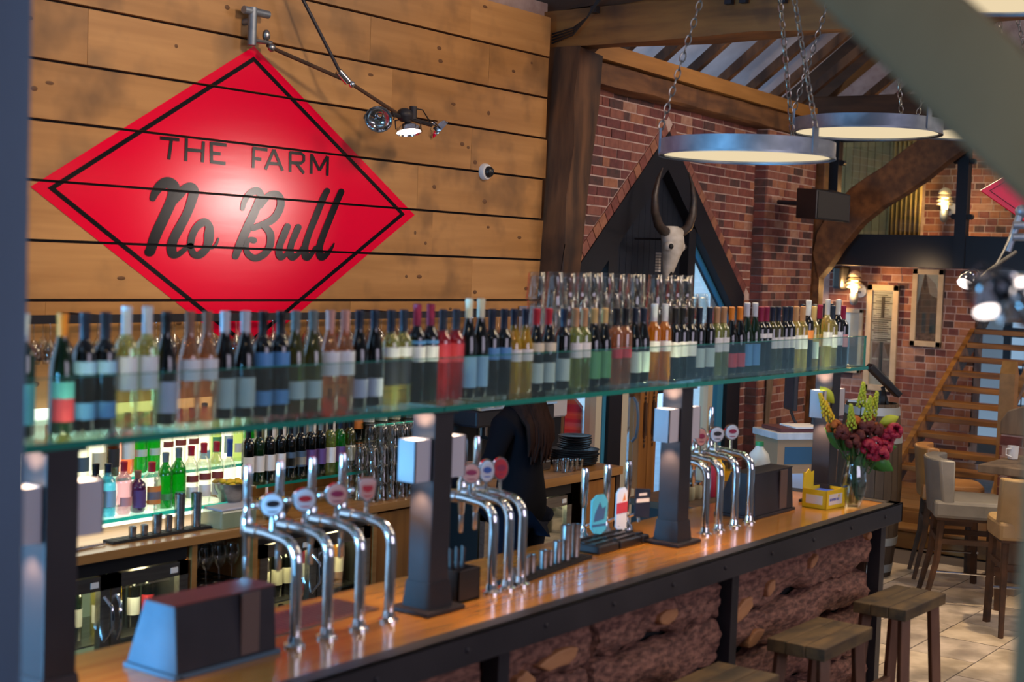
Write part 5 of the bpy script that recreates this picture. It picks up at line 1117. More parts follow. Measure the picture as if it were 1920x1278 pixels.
# +Y is the way the figure faces; height about 1.62 m
V = [(0, 0, .90), (0, .01, 1.04), (0, .02, 1.18), (0, .02, 1.30), (0, .03, 1.40), (0, .05, 1.47),
     (-.15, .02, 1.30), (-.22, .04, 1.12), (-.20, .22, 1.00), (-.19, .29, .985),
     (.15, .02, 1.30), (.23, .06, 1.13), (.22, .25, 1.04), (.21, .32, 1.03),
     (-.09, 0, .84), (-.10, .02, .47), (-.10, -.03, .09), (-.10, .10, .04),
     (.09, 0, .84), (.10, .02, .47), (.10, -.03, .09), (.10, .10, .04)]
E_ = [(0, 1), (1, 2), (2, 3), (3, 4), (4, 5), (3, 6), (6, 7), (7, 8), (8, 9), (3, 10), (10, 11), (11, 12), (12, 13), (0, 14), (14, 15), (15, 16), (16, 17), (0, 18), (18, 19), (19, 20), (20, 21)]
Rr = [(.15, .12), (.125, .10), (.14, .105), (.14, .10), .055, .05, .066, .046, .034, .026, .066, .046, .034, .026, .085, .055, .040, .035, .085, .055, .040, .035]
bod = skin_body('body', V, E_, Rr, ['cloth'], pm)
dn = skin_body('jeans', [(0, 0, .93), (-.09, 0, .82), (-.10, .02, .47), (-.10, -.03, .12), (.09, 0, .82), (.10, .02, .47), (.10, -.03, .12)], [(0, 1), (1, 2), (2, 3), (0, 4), (4, 5), (5, 6)], [(.155, .125), .093, .062, .05, .093, .062, .05], ['jeans'], pm)
hd_ = MB().ell((0, .06, 1.56), (.073, .092, .112), 20, 14).ell((0, .148, 1.545), (.014, .022, .02), 8, 6).ell((-.075, .06, 1.55), (.012, .02, .03), 8, 6).ell((.075, .06, 1.55), (.012, .02, .03), 8, 6).ell((0, .128, 1.50), (.024, .014, .008), 8, 5)
head = hd_.build('head', 'skin', pm, True)
ey = MB().ell((-.03, .142, 1.57), (.012, .008, .008), 8, 6).ell((.03, .142, 1.57), (.012, .008, .008), 8, 6).build('eyes', 'dark', head, True)
# hair: cap plus a long fall of locks down the back
h_ = MB().ell((0, .035, 1.585), (.092, .105, .118), 22, 14)
rh = random.Random(3)
for k in range(64):
    a = -PI * .02 - PI * .96 * (k % 32) / 31; ra_ = 1 if k < 32 else .8; x0 = math.cos(a) * .085 * ra_; y0 = .03 + math.sin(a) * .09 * ra_
    l = rh.uniform(.42, .54)
    h_.tube([(x0 * .8, y0 * .9 + .01, 1.64), (x0 * 1.1, y0 * 1.08, 1.55), (x0 * 1.15, y0 * 1.15 - .005, 1.42), (x0 * 1.25, min(y0, -.03) - .055, 1.30), (x0 * 1.2 + rh.uniform(-.01, .01), min(y0, -.03) - .065, 1.22), (x0 * 1.0 + rh.uniform(-.02, .02), min(y0, -.03) - .055, 1.64 - l)], [.016, .019, .019, .018, .014, .004], 7)
h_.build('long_hair', 'hair', pm, True)
for s_, (hx, hy, hz) in ((-1, (-.19, .29, .985)), (1, (.21, .32, 1.03))):
    hand = MB().ell((hx, hy + .045, hz), (.038, .045, .015), 12, 7)
    for k in range(4):
        x = hx - .028 + .0185 * k; l = (.062, .074, .070, .055)[k if s_ > 0 else 3 - k]
        hand.tube([(x, hy + .075, hz), (x, hy + .075 + l * .5, hz - .002), (x, hy + .075 + l, hz - .018)], [.0088, .0082, .0062], 7)
    hand.tube([(hx - s_ * .03, hy + .025, hz), (hx - s_ * .058, hy + .055, hz - .004), (hx - s_ * .064, hy + .085, hz - .01)], [.012, .010, .007], 7)
    hand.build('hand', 'skin', pm, True)
for s_ in (-1, 1):
    MB().hexa([(s_ * .10 - .045, -.09, 0), (s_ * .10 + .045, -.09, 0), (s_ * .10 + .048, .17, 0), (s_ * .10 - .048, .17, 0), (s_ * .10 - .04, -.08, .10), (s_ * .10 + .04, -.08, .10), (s_ * .10 + .035, .16, .05), (s_ * .10 - .035, .16, .05)]).build('shoe', 'blackplastic', pm, bev=.012)

# ================================================================== PENDANT RING LAMPS
VR = Vector((.5953, -.8027, 0)).normalized(); VF = Vector((.8027, .5953, 0)).normalized()
def thing_part(name, par):
    o = bpy.data.objects.new(name, None); COL.objects.link(o); o.parent = par; o.empty_display_size = .02; return o
LINK = MB().tube([(.0125 * math.sin(q), 0, .0245 * math.cos(q)) for q in [2 * PI * m / 10 for m in range(11)]], .0036, 5, caps=False).mesh('chain_link', 'chain', True)
def ring(x, y, z, label, r=.398, hz=1.55, angs=(180, -52, 48)):
    t = thing('pendant_ring_lamp', label, 'pendant lamp', (x, y, z), group='galvanised ring pendants')
    n = 56; MB().lathe([(r, -.038), (r, .030), (r - .004, .030), (r - .004, -.036)], n, close=False).build('rim', 'galv', t, True)
    MB().lathe([(r + .003, -.044), (r + .003, -.034), (r - .022, -.034), (r - .022, -.040)], n, close=False).build('lower_lip', 'galv', t, True)
    MB().lathe([(.001, -.030), (r - .006, -.030), (r - .006, -.026), (.001, -.026)], n).build('diffuser', 'diffuser', t, True)
    MB().lathe([(.001, .020), (r - .005, .020), (r - .005, .024), (.001, .024)], 40).build('top_plate', 'galv', t, True)
    hook = Vector((0, 0, hz))
    for a in angs:
        d = VR * math.cos(math.radians(a)) + VF * math.sin(math.radians(a)); p = d * r
        MB().beam(p + Vector((0, 0, -.036)), p + Vector((0, 0, .078)), .034, .009, up=tuple(d)).build('bracket', 'galv', t)
        p0 = p + Vector((0, 0, .072)); L_ = (hook - p0).length; nl = int(L_ / .040); dr = (hook - p0).normalized(); o1 = dr.cross(Vector((0, 0, 1))).normalized(); o2 = dr.cross(o1)
        ch = thing_part('chain', t)
        for k in range(nl):
            s_ = o1 if k % 2 else o2; o = put('chain_link', LINK, ch); q = Matrix((s_, s_.cross(-dr), dr)).transposed().to_4x4(); q.translation = p0 + dr * (L_ * (k + .5) / nl); o.matrix_local = q
    MB().tube([hook, hook + Vector((0, 0, .12))], .01, 8).build('hook', 'chain', t)
    l = bpy.data.lights.new('ring_light', 'AREA'); l.shape = 'DISK'; l.size = r * 1.7; l.energy = 9; l.color = (1, .74, .45)
    o = bpy.data.objects.new('ring_light', l); COL.objects.link(o); o.location = (x, y, z - .05)
    return t
ring(5.879, 3.049, 2.715, 'nearest whole galvanised ring pendant on chains before the brick gable')
ring(7.354, 3.098, 2.962, 'second galvanised ring pendant, hanging right of the nearest one')
ring(8.95, 3.02, 3.10, 'third ring pendant, half hidden by the blurred foreground beam', hz=1.4)
ring(4.95, 1.56, 3.17, 'ring pendant cut off at the top right corner of the view', hz=1.2, angs=(200, -60, 70))

# ================================================================== TRACK SPOT FIXTURES
def reflector(par, c, d, r, lit, nm='reflector_head'):
    c = Vector(c); d = Vector(d).normalized(); q = d.to_track_quat('Z', 'Y').to_matrix(); m_ = MB()
    pr_ = [(.012, -.05), (.020, -.045), (.026, -.035), (r * .62, -.03), (r * .92, -.012), (r, .012), (r * .93, .012), (r * .85, -.008)]
    k0 = len(m_.v); m_.lathe(pr_, 20, close=False); m_.v = [tuple(c + q @ Vector(v)) for v in m_.v]
    h = m_.build(nm, 'chrome', par, True)
    m_ = MB().lathe([(.002, .0), (r * .86, .0), (r * .86, .004), (.002, .004)], 20); m_.v = [tuple(c + q @ Vector(v)) for v in m_.v]
    m_.build('lens', 'bulbw' if lit else 'tumbler', h)
    m_ = MB()
    for s_ in (-1, 1): m_.tube([q @ Vector((s_ * (r + .004), 0, .0)) + c, q @ Vector((s_ * (r + .004), 0, -.05)) + c, q @ Vector((0, 0, -.075)) + c], .004, 6)
    m_.build('yoke', 'steel', h)
    return h
fx = thing('spot_cluster', 'cluster of three chrome reflector spotlights on a strut off the board wall', 'spotlight', (5.93, 5.2, 2.94))
F0 = Vector((5.93, 5.2, 2.94))
def fr(p): return Vector(p) - F0
MB().cyl(fr((5.05, 5.44, 3.21)), fr((5.05, 5.44, 3.40)), .023, n=12).cyl(fr((4.99, 5.44, 3.38)), fr((5.16, 5.44, 3.38)), .020, n=12).cyl(fr((5.05, 5.44, 3.33)), fr((5.05, 5.499, 3.33)), .018, n=10).build('clamp_bracket', 'galv', fx, True)
MB().ell(fr((5.13, 5.42, 3.27)), (.022, .02, .03), 10, 7).cyl(fr((5.06, 5.44, 3.235)), fr((5.16, 5.41, 3.235)), .011, n=8).ell(fr((5.15, 5.40, 3.21)), (.022, .02, .022), 10, 7).build('pivot', 'inox', fx, True)
MB().tube([fr((5.13, 5.41, 3.22)), fr((5.20, 5.40, 3.20)), fr((5.60, 5.29, 3.09)), fr((5.90, 5.2, 2.95))], .011, 8).build('strut', 'oakd', fx, True)
MB().tube([fr((5.25, 5.4, 3.62)), fr((5.56, 5.29, 3.11))], .009, 8).build('brace_rod', 'steel', fx, True)
MB().cyl(fr((5.54, 5.30, 3.135)), fr((5.60, 5.285, 3.085)), .021, n=10).ell(fr((5.625, 5.28, 3.075)), (.019,) * 3, 12, 8).build('strut_joint', 'chrome', fx, True)
MB().ell(fr((5.97, 5.2, 2.945)), (.05, .045, .04), 14, 8).cyl(fr((5.86, 5.2, 2.94)), fr((6.20, 5.2, 2.915)), .013, n=8).cyl(fr((6.04, 5.2, 2.93)), fr((6.04, 5.2, 3.00)), .022, n=10).build('hub', 'steel', fx, True)
MB().tube([fr((6.05, 5.2, 2.99)), fr((6.12, 5.2, 2.99)), fr((6.19, 5.2, 2.93))], .004, 6).build('cable', 'blackplastic', fx, True)
reflector(fx, fr((5.76, 5.2, 2.905)), (-.7, -.5, -.45), .076, False)
reflector(fx, fr((5.985, 5.18, 2.862)), (-.1, -.25, -1), .075, True)
reflector(fx, fr((6.26, 5.2, 2.895)), (.6, -.5, -.7), .072, True)
fy = thing('spot_cluster', 'out-of-focus chrome spotlight cluster on ropes at the right edge', 'spotlight', (6.02, 1.93, 2.12))
MB().cyl((.07, -.02, .16), (.10, -.06, .34), .016, n=10).cyl((.06, -.04, .27), (.20, -.30, .275), .016, n=10).cyl((.06, -.04, .22), (.20, -.30, .225), .016, n=10).ell((.10, -.06, .33), (.028,) * 3, 10, 6).build('clamp_bracket', 'galv', fy, True)
MB().tube([(.10, -.06, .33), (.05, -.01, .16), (.02, .02, .08)], .005, 6).tube([(.09, -.05, .16), (.02, .02, .09), (-.03, .05, .05), (-.06, .07, .03)], .008, 6).build('strut', 'chain', fy, True)
MB().ell((.0, .03, .045), (.03, .035, .022), 12, 8).build('hub', 'steel', fy, True)
reflector(fy, (-.07, .10, .025), (-.5, .1, -.6), .04, True); reflector(fy, (.02, .02, .0), (.3, -.3, -.8), .04, True)
fz = thing('spot_cluster', 'very blurred near chrome spotlight cluster at the right edge', 'spotlight', (2.232, .70, 2.12))
MB().ell((0, .0, .01), (.02, .018, .014), 12, 8).build('hub', 'steel', fz, True)
MB().tube([(.01, -.01, .02), (.03, -.06, .07), (.05, -.09, .11)], .006, 6).build('strut', 'steel', fz, True)
for p_, d_ in (((-.025, .02, .0), (-.4, -.3, -.8)), ((.0, -.005, -.012), (0, -.3, -1)), ((.015, -.035, -.012), (.3, -.5, -.8)), ((.0, -.02, .025), (-.6, -.8, -.1))): reflector(fz, p_, d_, .022, True)

# ================================================================== SMALL WALL THINGS
dc = thing('dome_camera', 'small white dome security camera with black globe on the board wall', 'camera', (7.084, 5.5, 2.717), rot=(PI / 2, 0, 0))
MB().lathe([(.052, 0), (.052, .02), (.046, .032)], 22).build('base', 'white', dc, True); MB().ell((.006, 0, .034), (.036, .036, .034), 18, 10).build('globe', 'blackplastic', dc, True)
# bull skull
sk = thing('bull_skull', 'bleached bull skull with long dark horns mounted in the gable window', 'skull', tuple(GW(.99, -.25, 2.28)), rz=.05); sk.scale = (1.32, 1.1, 1.03)
vs = []; secs_ = [(.20, .062, .045, 0), (.17, .085, .06, -.005), (.12, .092, .075, -.015), (.07, .082, .08, -.02), (.02, .070, .075, -.02), (-.04, .055, .062, -.01), (-.10, .045, .05, .0), (-.16, .036, .038, .01), (-.22, .030, .026, .015), (-.245, .018, .014, .018)]
n = 16
for z_, rx, ry, yo in secs_:
    for k in range(n):
        a = 2 * PI * k / n; vs.append((rx * math.cos(a), yo + ry * math.sin(a), z_))
MB().add(vs, [(i * n + k, i * n + (k + 1) % n, (i + 1) * n + (k + 1) % n, (i + 1) * n + k) for i in range(len(secs_) - 1) for k in range(n)] + [tuple(range(n)), tuple(range((len(secs_) - 1) * n, len(secs_) * n))]).build('cranium', 'bone', sk, True)
for s_ in (-1, 1):
    MB().ell((s_ * .078, -.035, .045), (.032, .04, .036), 14, 8).build('eye_ridge', 'bone', sk, True)
    MB().ell((s_ * .088, -.062, .045), (.020, .016, .022), 12, 7).build('eye_socket', 'dark', sk, True)
    MB().ell((s_ * .016, -.026, -.19), (.009, .02, .045), 10, 6).build('nasal_opening', 'dark', sk, True)
    MB().tube([(s_ * .07, -.01, .155), (s_ * .12, -.015, .16), (s_ * .19, -.02, .20), (s_ * .245, -.02, .30), (s_ * .255, -.02, .42), (s_ * .22, -.02, .54), (s_ * .17, -.02, .63)], [.036, .036, .033, .028, .022, .014, .004], 12).build('horn', 'horn', sk, True)
    MB().tube([(s_ * .06, -.01, .155), (s_ * .09, -.012, .155)], [.040, .040], 12).build('horn_burr', 'bone', sk, True)
    c_ = MB()
    for k in range(7): c_.box(s_ * .05 - .012, .05 - .004, -.02 - k * .022, s_ * .05 + .012, .075, -.004 - k * .022)
    c_.build('teeth', 'bone', sk)
MB().cyl((0, .06, .1), (0, .40, .1), .008, n=8).build('mount_rod', 'steel', sk)
# speakers
s1 = thing('loudspeaker', 'large black wedge loudspeaker on the brick pier beside the curved brace', 'speaker', (12.02, 5.45, 2.78), rz=-.62); s1.scale = (.86,) * 3
MB().hexa([(-.20, -.22, -.17), (.24, -.16, -.19), (.24, .2, -.15), (-.20, .2, -.15), (-.20, -.22, .14), (.24, -.16, .10), (.24, .2, .17), (-.20, .2, .17)]).build('cabinet', 'blackplastic', s1, bev=.012)
MB().hexa([(-.18, -.226, -.15), (.22, -.172, -.17), (.22, -.166, -.17), (-.18, -.22, -.15), (-.18, -.226, .12), (.22, -.172, .085), (.22, -.166, .085), (-.18, -.22, .12)]).build('grille', 'blackrub', s1)
MB().cyl((-.05, .15, .0), (-.22, .55, .03), .025, n=10).build('bracket', 'steel', s1)
s2 = thing('loudspeaker', 'small rounded black loudspeaker beside the lit wall lamp', 'speaker', (14.18, 6.17, 2.12), rz=-PI / 2 - .3)
MB().box(-.065, -.08, -.125, .065, .08, .125).build('cabinet', 'blackplastic', s2, bev=.03); MB().cyl((.0, .07, .0), (.0, .22, .0), .04, n=12).build('bracket', 'blackplastic', s2)
# wall lamps
def wall_lamp(loc, label, power, s_=1.0):
    t = thing('wall_lamp', label, 'wall lamp', loc, rz=-PI / 2); t.scale = (s_,) * 3
    MB().cyl((0, .0, -.03), (0, -.03, -.03), .06, n=18).build('back_plate', 'white', t, True)
    MB().tube([(0, -.03, -.04), (0, -.14, -.04), (0, -.17, -.05)], .012, 8).build('arm', 'galv', t, True)
    MB().lathe([(.02, -.16), (.038, -.13), (.042, -.06), (.030, -.045)], 16, (0, -.17, 0)).build('canister', 'galv', t, True)
    for z_, r_ in ((.0, .075), (.035, .082), (.07, .07)): MB().lathe([(r_, z_), (r_ * .6, z_ + .02), (r_ * .58, z_ + .016), (r_ - .004, z_ - .004)], 20, (0, -.17, 0)).build('louvre', 'cream', t, True)
    MB().lathe([(.028, -.045), (.033, .0), (.03, .09)], 14, (0, -.17, 0)).build('glass_bulb', 'warmlamp', t, True)
    MB().lathe([(.060, .10), (.052, .13), (.03, .15), (.005, .158)], 18, (0, -.17, 0)).build('cap', 'cream', t, True)
    l = bpy.data.lights.new('wall_lamp_light', 'POINT'); l.energy = power; l.color = (1, .55, .2); l.shadow_soft_size = .04
    o = bpy.data.objects.new('wall_lamp_light', l); COL.objects.link(o); o.location = (loc[0] - .32, loc[1], loc[2] + .02)
    return t
wall_lamp((14.39, 6.03, 2.02), 'lit bulkhead wall lamp beside the small speaker above the bottles', 24, 1.15)
wall_lamp((15.09, 5.36, 2.93), 'lit bulkhead wall lamp upstairs behind the balustrade glass', 16, 1.15)
# framed pictures: local x to the right in view, z up, facing the bar
def frame(loc, w_, h_, label, fw, kind):
    t = thing('framed_picture', label, 'picture', loc, rz=-PI / 2)
    fm = mat('limed_frame', (.56, .46, .32), .7, c2=(.46, .37, .25), scale=(9, 9, 9), bump=.15)
    for a, b, c, d in ((-w_, -h_, -w_ + fw, h_), (w_ - fw, -h_, w_, h_), (-w_, h_ - fw, w_, h_), (-w_, -h_, w_, -h_ + fw)):
        MB().box(a, -.035, b, c, -.0, d).build('frame_rail', fm, t, bev=.004)
    iw, ih = w_ - fw, h_ - fw; dk = mat('print_dark', (.03, .022, .02), .6); md = mat('print_umber', (.16, .10, .075), .6, c2=(.09, .055, .045), scale=(20, 20, 4)); lt = mat('print_pale', (.50, .46, .42), .6); bl = mat('print_blue_black', (.03, .05, .07), .6); gy = mat('print_grey_pink', (.30, .23, .22), .6, c2=(.2, .15, .15), scale=(14, 1, 14))
    if kind == 'barn':
        MB().box(-iw, -.012, -ih, iw, -.004, ih).build('print_sky', lt, t)
        MB().prism([(-iw, -ih), (iw, -ih), (iw, .30 * ih), (.42 * iw, .36 * ih), (-.25 * iw, ih), (-.42 * iw, ih), (-.75 * iw, .45 * ih), (-iw, .05 * ih)], -.0145, -.012).build('print_barn', md, t)
        MB().prism([(-.42 * iw, ih), (-.25 * iw, ih), (-.15 * iw, .7 * ih), (-.3 * iw, .5 * ih), (-.5 * iw, .62 * ih)], -.016, -.0145).build('print_gable_shadow', dk, t)
        MB().prism([(-.22 * iw, ih * .98), (.7 * iw, .72 * ih), (iw, .42 * ih), (iw, .3 * ih), (.42 * iw, .36 * ih), (.15 * iw, .44 * ih)], -.016, -.0145).build('print_roof', mat('print_roof', (.34, .27, .24), .6), t)
        for a, b in ((-.45, -.05), (.3, .85)): MB().box(a * iw, -.016, -.75 * ih, b * iw, -.0145, -.15 * ih).build('print_opening', bl, t)
        MB().box(-iw, -.0158, -ih, iw, -.0146, -.78 * ih).build('print_ground', mat('print_ground', (.28, .15, .12), .6, c2=(.1, .06, .05), scale=(30, 30, 30)), t)
    elif kind == 'window':
        MB().box(-iw, -.012, -ih, iw, -.004, ih).build('print_boards', lt, t)
        rp = random.Random(2)
        for k in range(24):
            z0 = ih - .02 - k * ih * 1.05 / 24; x1 = rp.uniform(.4, 1) * iw; x0 = -iw * rp.uniform(.5, 1)
            MB().box(x0, -.0135, z0 - rp.uniform(.004, .012), x1, -.012, z0).build('print_board_shadow', dk if k % 3 else md, t)
        MB().box(-.12 * iw, -.016, .42 * ih, .2 * iw, -.0145, .88 * ih).build('print_slot', dk, t)
        MB().box(-.85 * iw, -.0155, -.80 * ih, .95 * iw, -.0138, -.08 * ih).build('print_window', gy, t)
        MB().box(-.12 * iw, -.017, -.78 * ih, .22 * iw, -.0155, -.08 * ih).build('print_mullion', bl, t)
        for a, b in ((-.8, -.2), (.3, .9)):
            MB().prism([(a * iw, -.12 * ih), (b * iw, -.12 * ih), ((a + .1) * iw if a < 0 else (b - .1) * iw, -.42 * ih)], -.0168, -.0155).build('print_drape', md, t)
            MB().box(a * iw, -.0168, -.46 * ih, b * iw, -.0155, -.43 * ih).build('print_bar', lt, t)
    else:
        MB().box(-iw, -.012, -ih, iw, -.004, ih).build('print_plain', lt, t)
        MB().prism([(-iw, -ih), (iw, -ih), (iw, .2 * ih), (-.2 * iw, .1 * ih), (-iw, -.3 * ih)], -.0135, -.012).build('print_shape', md, t)
    MB().box(-iw, -.020, -ih, iw, -.0185, ih).build('picture_glass', 'pane', t)
    return t
frame((14.39, 5.78, 1.50), .175, .56, 'tall pale-framed picture of a barn window with drapes', .062, 'window')
frame((14.39, 5.30, 1.84), .165, .40, 'pale-framed picture of an old barn gable nearest the stairs', .056, 'barn')
frame((14.39, 6.12, 1.45), .13, .34, 'pale-framed picture half hidden behind the shelf bottles under the wall lamp', .04, 'plain')

# ================================================================== BEHIND THE FAR TAPS: STATION, BARREL, MILK
cs = thing('till_station', 'wooden till cabinet with blue panel papers and marble top behind the far taps', 'cabinet', (7.22, 3.36, 0), rz=-.62); cs.scale = (.72, .55, 1.03)
MB().box(-.25, -.22, 0, .25, .25, 1.22).build('carcass', 'card', cs)
MB().box(-.27, -.25, 1.22, .27, .27, 1.255).build('top', mat('marble_top', (.62, .64, .66), .3, c2=(.45, .48, .50), scale=(9, 9, 9)), cs, bev=.003)
MB().box(-.19, -.226, 1.09, .21, -.22, 1.18).build('blue_panel', 'cardb', cs)
MB().box(-.22, -.23, .93, .23, -.219, 1.06).build('drawer_front', 'card', cs)
MB().box(-.19, -.236, .95, .12, -.23, 1.04).build('paper_card', mat('light_blue_card', (.38, .52, .75), .6), cs)
MB().box(-.19, -.236, .84, .08, -.23, .91).build('paper_card', mat('light_blue_card_b', (.38, .52, .75), .6), cs)
MB().box(-.22, -.20, 1.256, .20, .2, 1.275).build('paper_pile', 'maroon', cs); MB().box(-.10, -.21, 1.276, .24, .12, 1.284).build('paper_sheets', 'paper', cs)
mo = thing('till_monitor', 'black touch-screen monitor edge-on above the till cabinet', 'monitor', (7.30, 3.44, 1.2955), rz=-.72); mo.scale = (.9, .55, .6)
MB().box(-.015, -.11, .16, .015, .13, .52).build('screen', 'blackplastic', mo, bev=.006); MB().box(-.017, -.10, .18, -.0145, .12, .50).build('glass_face', 'slate', mo)
MB().tube([(.0, 0, .16), (.02, 0, .08), (.05, -.02, .004)], .010, 8).build('stand_arm', 'blackplastic', mo); MB().cyl((.05, -.02, 0), (.05, -.02, .012), .06, n=16).build('foot', 'blackplastic', mo)
ph = thing('handset', 'black phone handset standing on the till cabinet', 'telephone', (7.33, 3.30, 1.2955)); MB().box(-.02, -.025, 0, .02, .025, .17).build('body', 'blackplastic', ph, bev=.01); MB().box(-.014, -.027, .1, .014, -.025, .15).build('keypad', 'slate', ph)
pd = thing('paddle', 'long pale wooden bat leaning on the brick beside the monitor', 'paddle', tuple(GW(3.37, -.16, .70)), rot=(.0, .07, GA))
MB().hexa([(-.04, -.01, 0), (.04, -.01, 0), (.04, .01, 0), (-.04, .01, 0), (-.10, -.01, .9), (.10, -.01, .9), (.10, .01, .9), (-.10, .01, .9)]).build('blade', 'greywood', pd, bev=.008); MB().cyl((0, -.005, .85), (0, .03, .85), .012, n=10).build('peg', 'steel', pd)
# back shelf behind far taps with milk, sauce bottles, jars
cx = thing('side_shelf', 'dark timber side shelf holding milk and sauces behind the far taps', 'shelf', (6.12, 3.24, 0))
MB().box(-.50, -.14, 1.055, .42, .22, 1.085).build('top', 'oakd', cx); MB().box(-.48, -.12, .3, .40, .2, 1.055).build('cabinet', 'dark', cx); MB().box(-.48, -.12, 0, -.42, .2, .3).box(.34, -.12, 0, .40, .2, .3).build('plinth', 'oakd', cx)
mk = thing('milk_bottle', 'large translucent plastic milk bottle with dark green cap', 'bottle', (6.45, 3.20, 1.0855)); MB().lathe([(.055, 0), (.062, .01), (.062, .12), (.052, .16), (.024, .19), (.020, .205)], 16, sx=1, sy=.9).build('body', 'milk', mk, True); MB().cyl((0, 0, .2), (0, 0, .222), .021, n=14).build('cap', CC['green'], mk, True); MB().tube([(.05, 0, .17), (.075, 0, .14), (.07, 0, .08), (.058, 0, .06)], .010, 8).build('handle', 'milk', mk, True)
for i, (x, c, nm) in enumerate(((5.96, 'red', 'red'), (6.03, 'yellow', 'yellow'))):
    b_ = thing('sauce_bottle', '%s squeezy sauce bottle left of the milk behind the far taps' % nm, 'bottle', (x, 3.20, 1.0855)); MB().lathe([(.027, 0), (.030, .01), (.030, .14), (.012, .16)], 14).build('body', CC[c], b_, True); MB().lathe([(.014, .16), (.005, .19)], 10).build('nozzle', CC[c], b_, True)
for i, x in enumerate((5.72, 5.79, 5.86)):
    b_ = thing('condiment_jar', 'small pale jar of condiment, %s from the left behind the far taps' % nth(i), 'jar', (x, 3.22, 1.0855), group='jars behind the far taps'); MB().lathe([(.024, 0), (.026, .01), (.026, .055), (.02, .065)], 12).build('body', 'cream', b_, True); MB().cyl((0, 0, .065), (0, 0, .078), .022, n=12).build('lid', 'chrome', b_, True)
ic = thing('tasting_glass', 'clear straight beer glass with yellow print right of the sauces', 'glass', (6.13, 3.20, 1.0855)); MB().lathe([(.028, 0), (.038, .15), (.036, .15), (.026, .008)], 14).build('glass_body', 'tumbler', ic, True); MB().lathe([(.0335, .06), (.0365, .11)], 14, close=False).build('printed_band', CC['yellow'], ic, True)
# barrel with menus and a black card stand
br = thing('wine_barrel', 'upright oak barrel with galvanised hoops behind the flowers', 'barrel', (9.80, 3.98, 0)); br.scale = (.62, .62, 1.15)
nst = 22
for k in range(nst):
    a0, a1 = 2 * PI * k / nst + .008, 2 * PI * (k + 1) / nst - .008; vs = []
    for z_, r_ in ((0, .30), (.25, .355), (.55, .375), (.85, .355), (1.08, .30)):
        for r2 in (r_, r_ - .02):
            for a in (a0, a1): vs.append((r2 * math.cos(a), r2 * math.sin(a), z_))
    fs = []
    for i in range(4):
        b0 = i * 4; fs += [(b0, b0 + 1, b0 + 5, b0 + 4), (b0 + 2, b0 + 6, b0 + 7, b0 + 3), (b0, b0 + 4, b0 + 6, b0 + 2), (b0 + 1, b0 + 3, b0 + 7, b0 + 5)]
    fs += [(0, 2, 3, 1), (16, 17, 19, 18)]
    MB().add(vs, fs).build('stave', 'barrel', br)
for z_, r_ in ((.03, .310), (.2, .350), (.84, .362), (1.01, .322)): MB().lathe([(r_, z_), (r_ - (.01 if z_ > .5 else -.01), z_ + .05), (r_ - .03, z_ + .05), (r_ - .03, z_)], 32, close=False).build('hoop', 'hoop', br, True)
MB().cyl((0, 0, 1.03), (0, 0, 1.055), .28, n=28).build('head', 'barrel', br)
MB().box(-.20, -.09, 1.125, .02, .09, 1.14).build('paper_menus', 'paper', None, loc=(9.86, 4.02, .118)); tag(bpy.data.objects['paper_menus'], 'pile of white papers on top of the barrel', 'papers')
cd = thing('card_terminal', 'black angled card terminal on an arm above the barrel', 'terminal', (9.88, 3.90, 1.2145))
MB().cyl((0, 0, 0), (0, 0, .015), .07, n=16).build('foot', 'blackplastic', cd); MB().tube([(0, 0, .01), (-.01, .02, .08), (-.03, .03, .14)], .015, 8).build('arm', 'blackplastic', cd)
q = MB().box(-.16, -.045, -.02, .16, .045, .025).build('terminal_body', 'blackplastic', cd, loc=(-.02, .03, .185), rot=(0, .72, -.75), bev=.008); MB().box(-.15, -.035, .025, .06, .035, .028).build('screen', 'slate', q)
MB().box(-.13, .0, .0, -.05, .02, .12).build('black_card_box', 'blackplastic', cd)
bp = thing('brick_pillar', 'low brick pillar with rounded concrete cap behind the high table', 'pillar', (9.75, 2.90, 0), rz=0)
MB().box(-.14, -.24, 0, .14, .24, 1.02).build('core', 'mortar', bp)
for r_ in range(13):
    for k in range(3):
        a = -.245 + k * .165 - (.06 if r_ % 2 else 0); MB().box(-.15, max(a, -.248), .02 + r_ * .077, -.13, min(a + .155, .248), .085 + r_ * .077).build('brick', BR[random.choice((0, 1, 3, 5))], bp)
    for k in range(2): MB().box(-.145 + k * .15, .23, .02 + r_ * .077, -.145 + k * .15 + .14, .25, .085 + r_ * .077).build('brick', BR[random.choice((0, 1, 3))], bp)
MB().prism([(-.25, 1.02), (.25, 1.02), (.25, 1.12), (.20, 1.20), (.10, 1.24), (-.10, 1.24), (-.20, 1.20), (-.25, 1.12)], -.15, .15, 'x').build('concrete_cap', 'greywood', bp, bev=.01)
bp.location = (10.72, 3.05, 0)

# ================================================================== STOOLS AND HIGH TABLE
def wood_stool(x, y, label, rz=0.0, H=.78):
    s = thing('wooden_stool', label, 'stool', (x, y, 0), rz, 'rough wooden bar stools')
    hx, hy = .225, .118
    for k in range(3): MB().box(-hx + random.uniform(-.003, .003), -hy + k * 2 * hy / 3, H - .048, hx + random.uniform(-.003, .003), -hy + (k + 1) * 2 * hy / 3 - .0012, H + random.uniform(-.001, .001)).build('seat_plank', 'stool', s, bev=.004)
    for sx in (-1, 1):
        for sy in (-1, 1):
            MB().beam((sx * .16, sy * .085, H - .046), (sx * .20, sy * .125, 0), .042, .042).build('leg', 'stoolleg', s, bev=.004)
    for sy in (-1, 1): MB().beam((-.175, sy * .105, .36), (.175, sy * .105, .36), .026, .040).build('stretcher', 'stoolleg', s)
    for sx in (-1, 1): MB().beam((sx * .178, -.10, .27), (sx * .178, .10, .27), .026, .040).build('stretcher', 'stoolleg', s)
    return s
wood_stool(5.895, 2.225, 'rough wooden bar stool at the far end of the bar front', -.02)
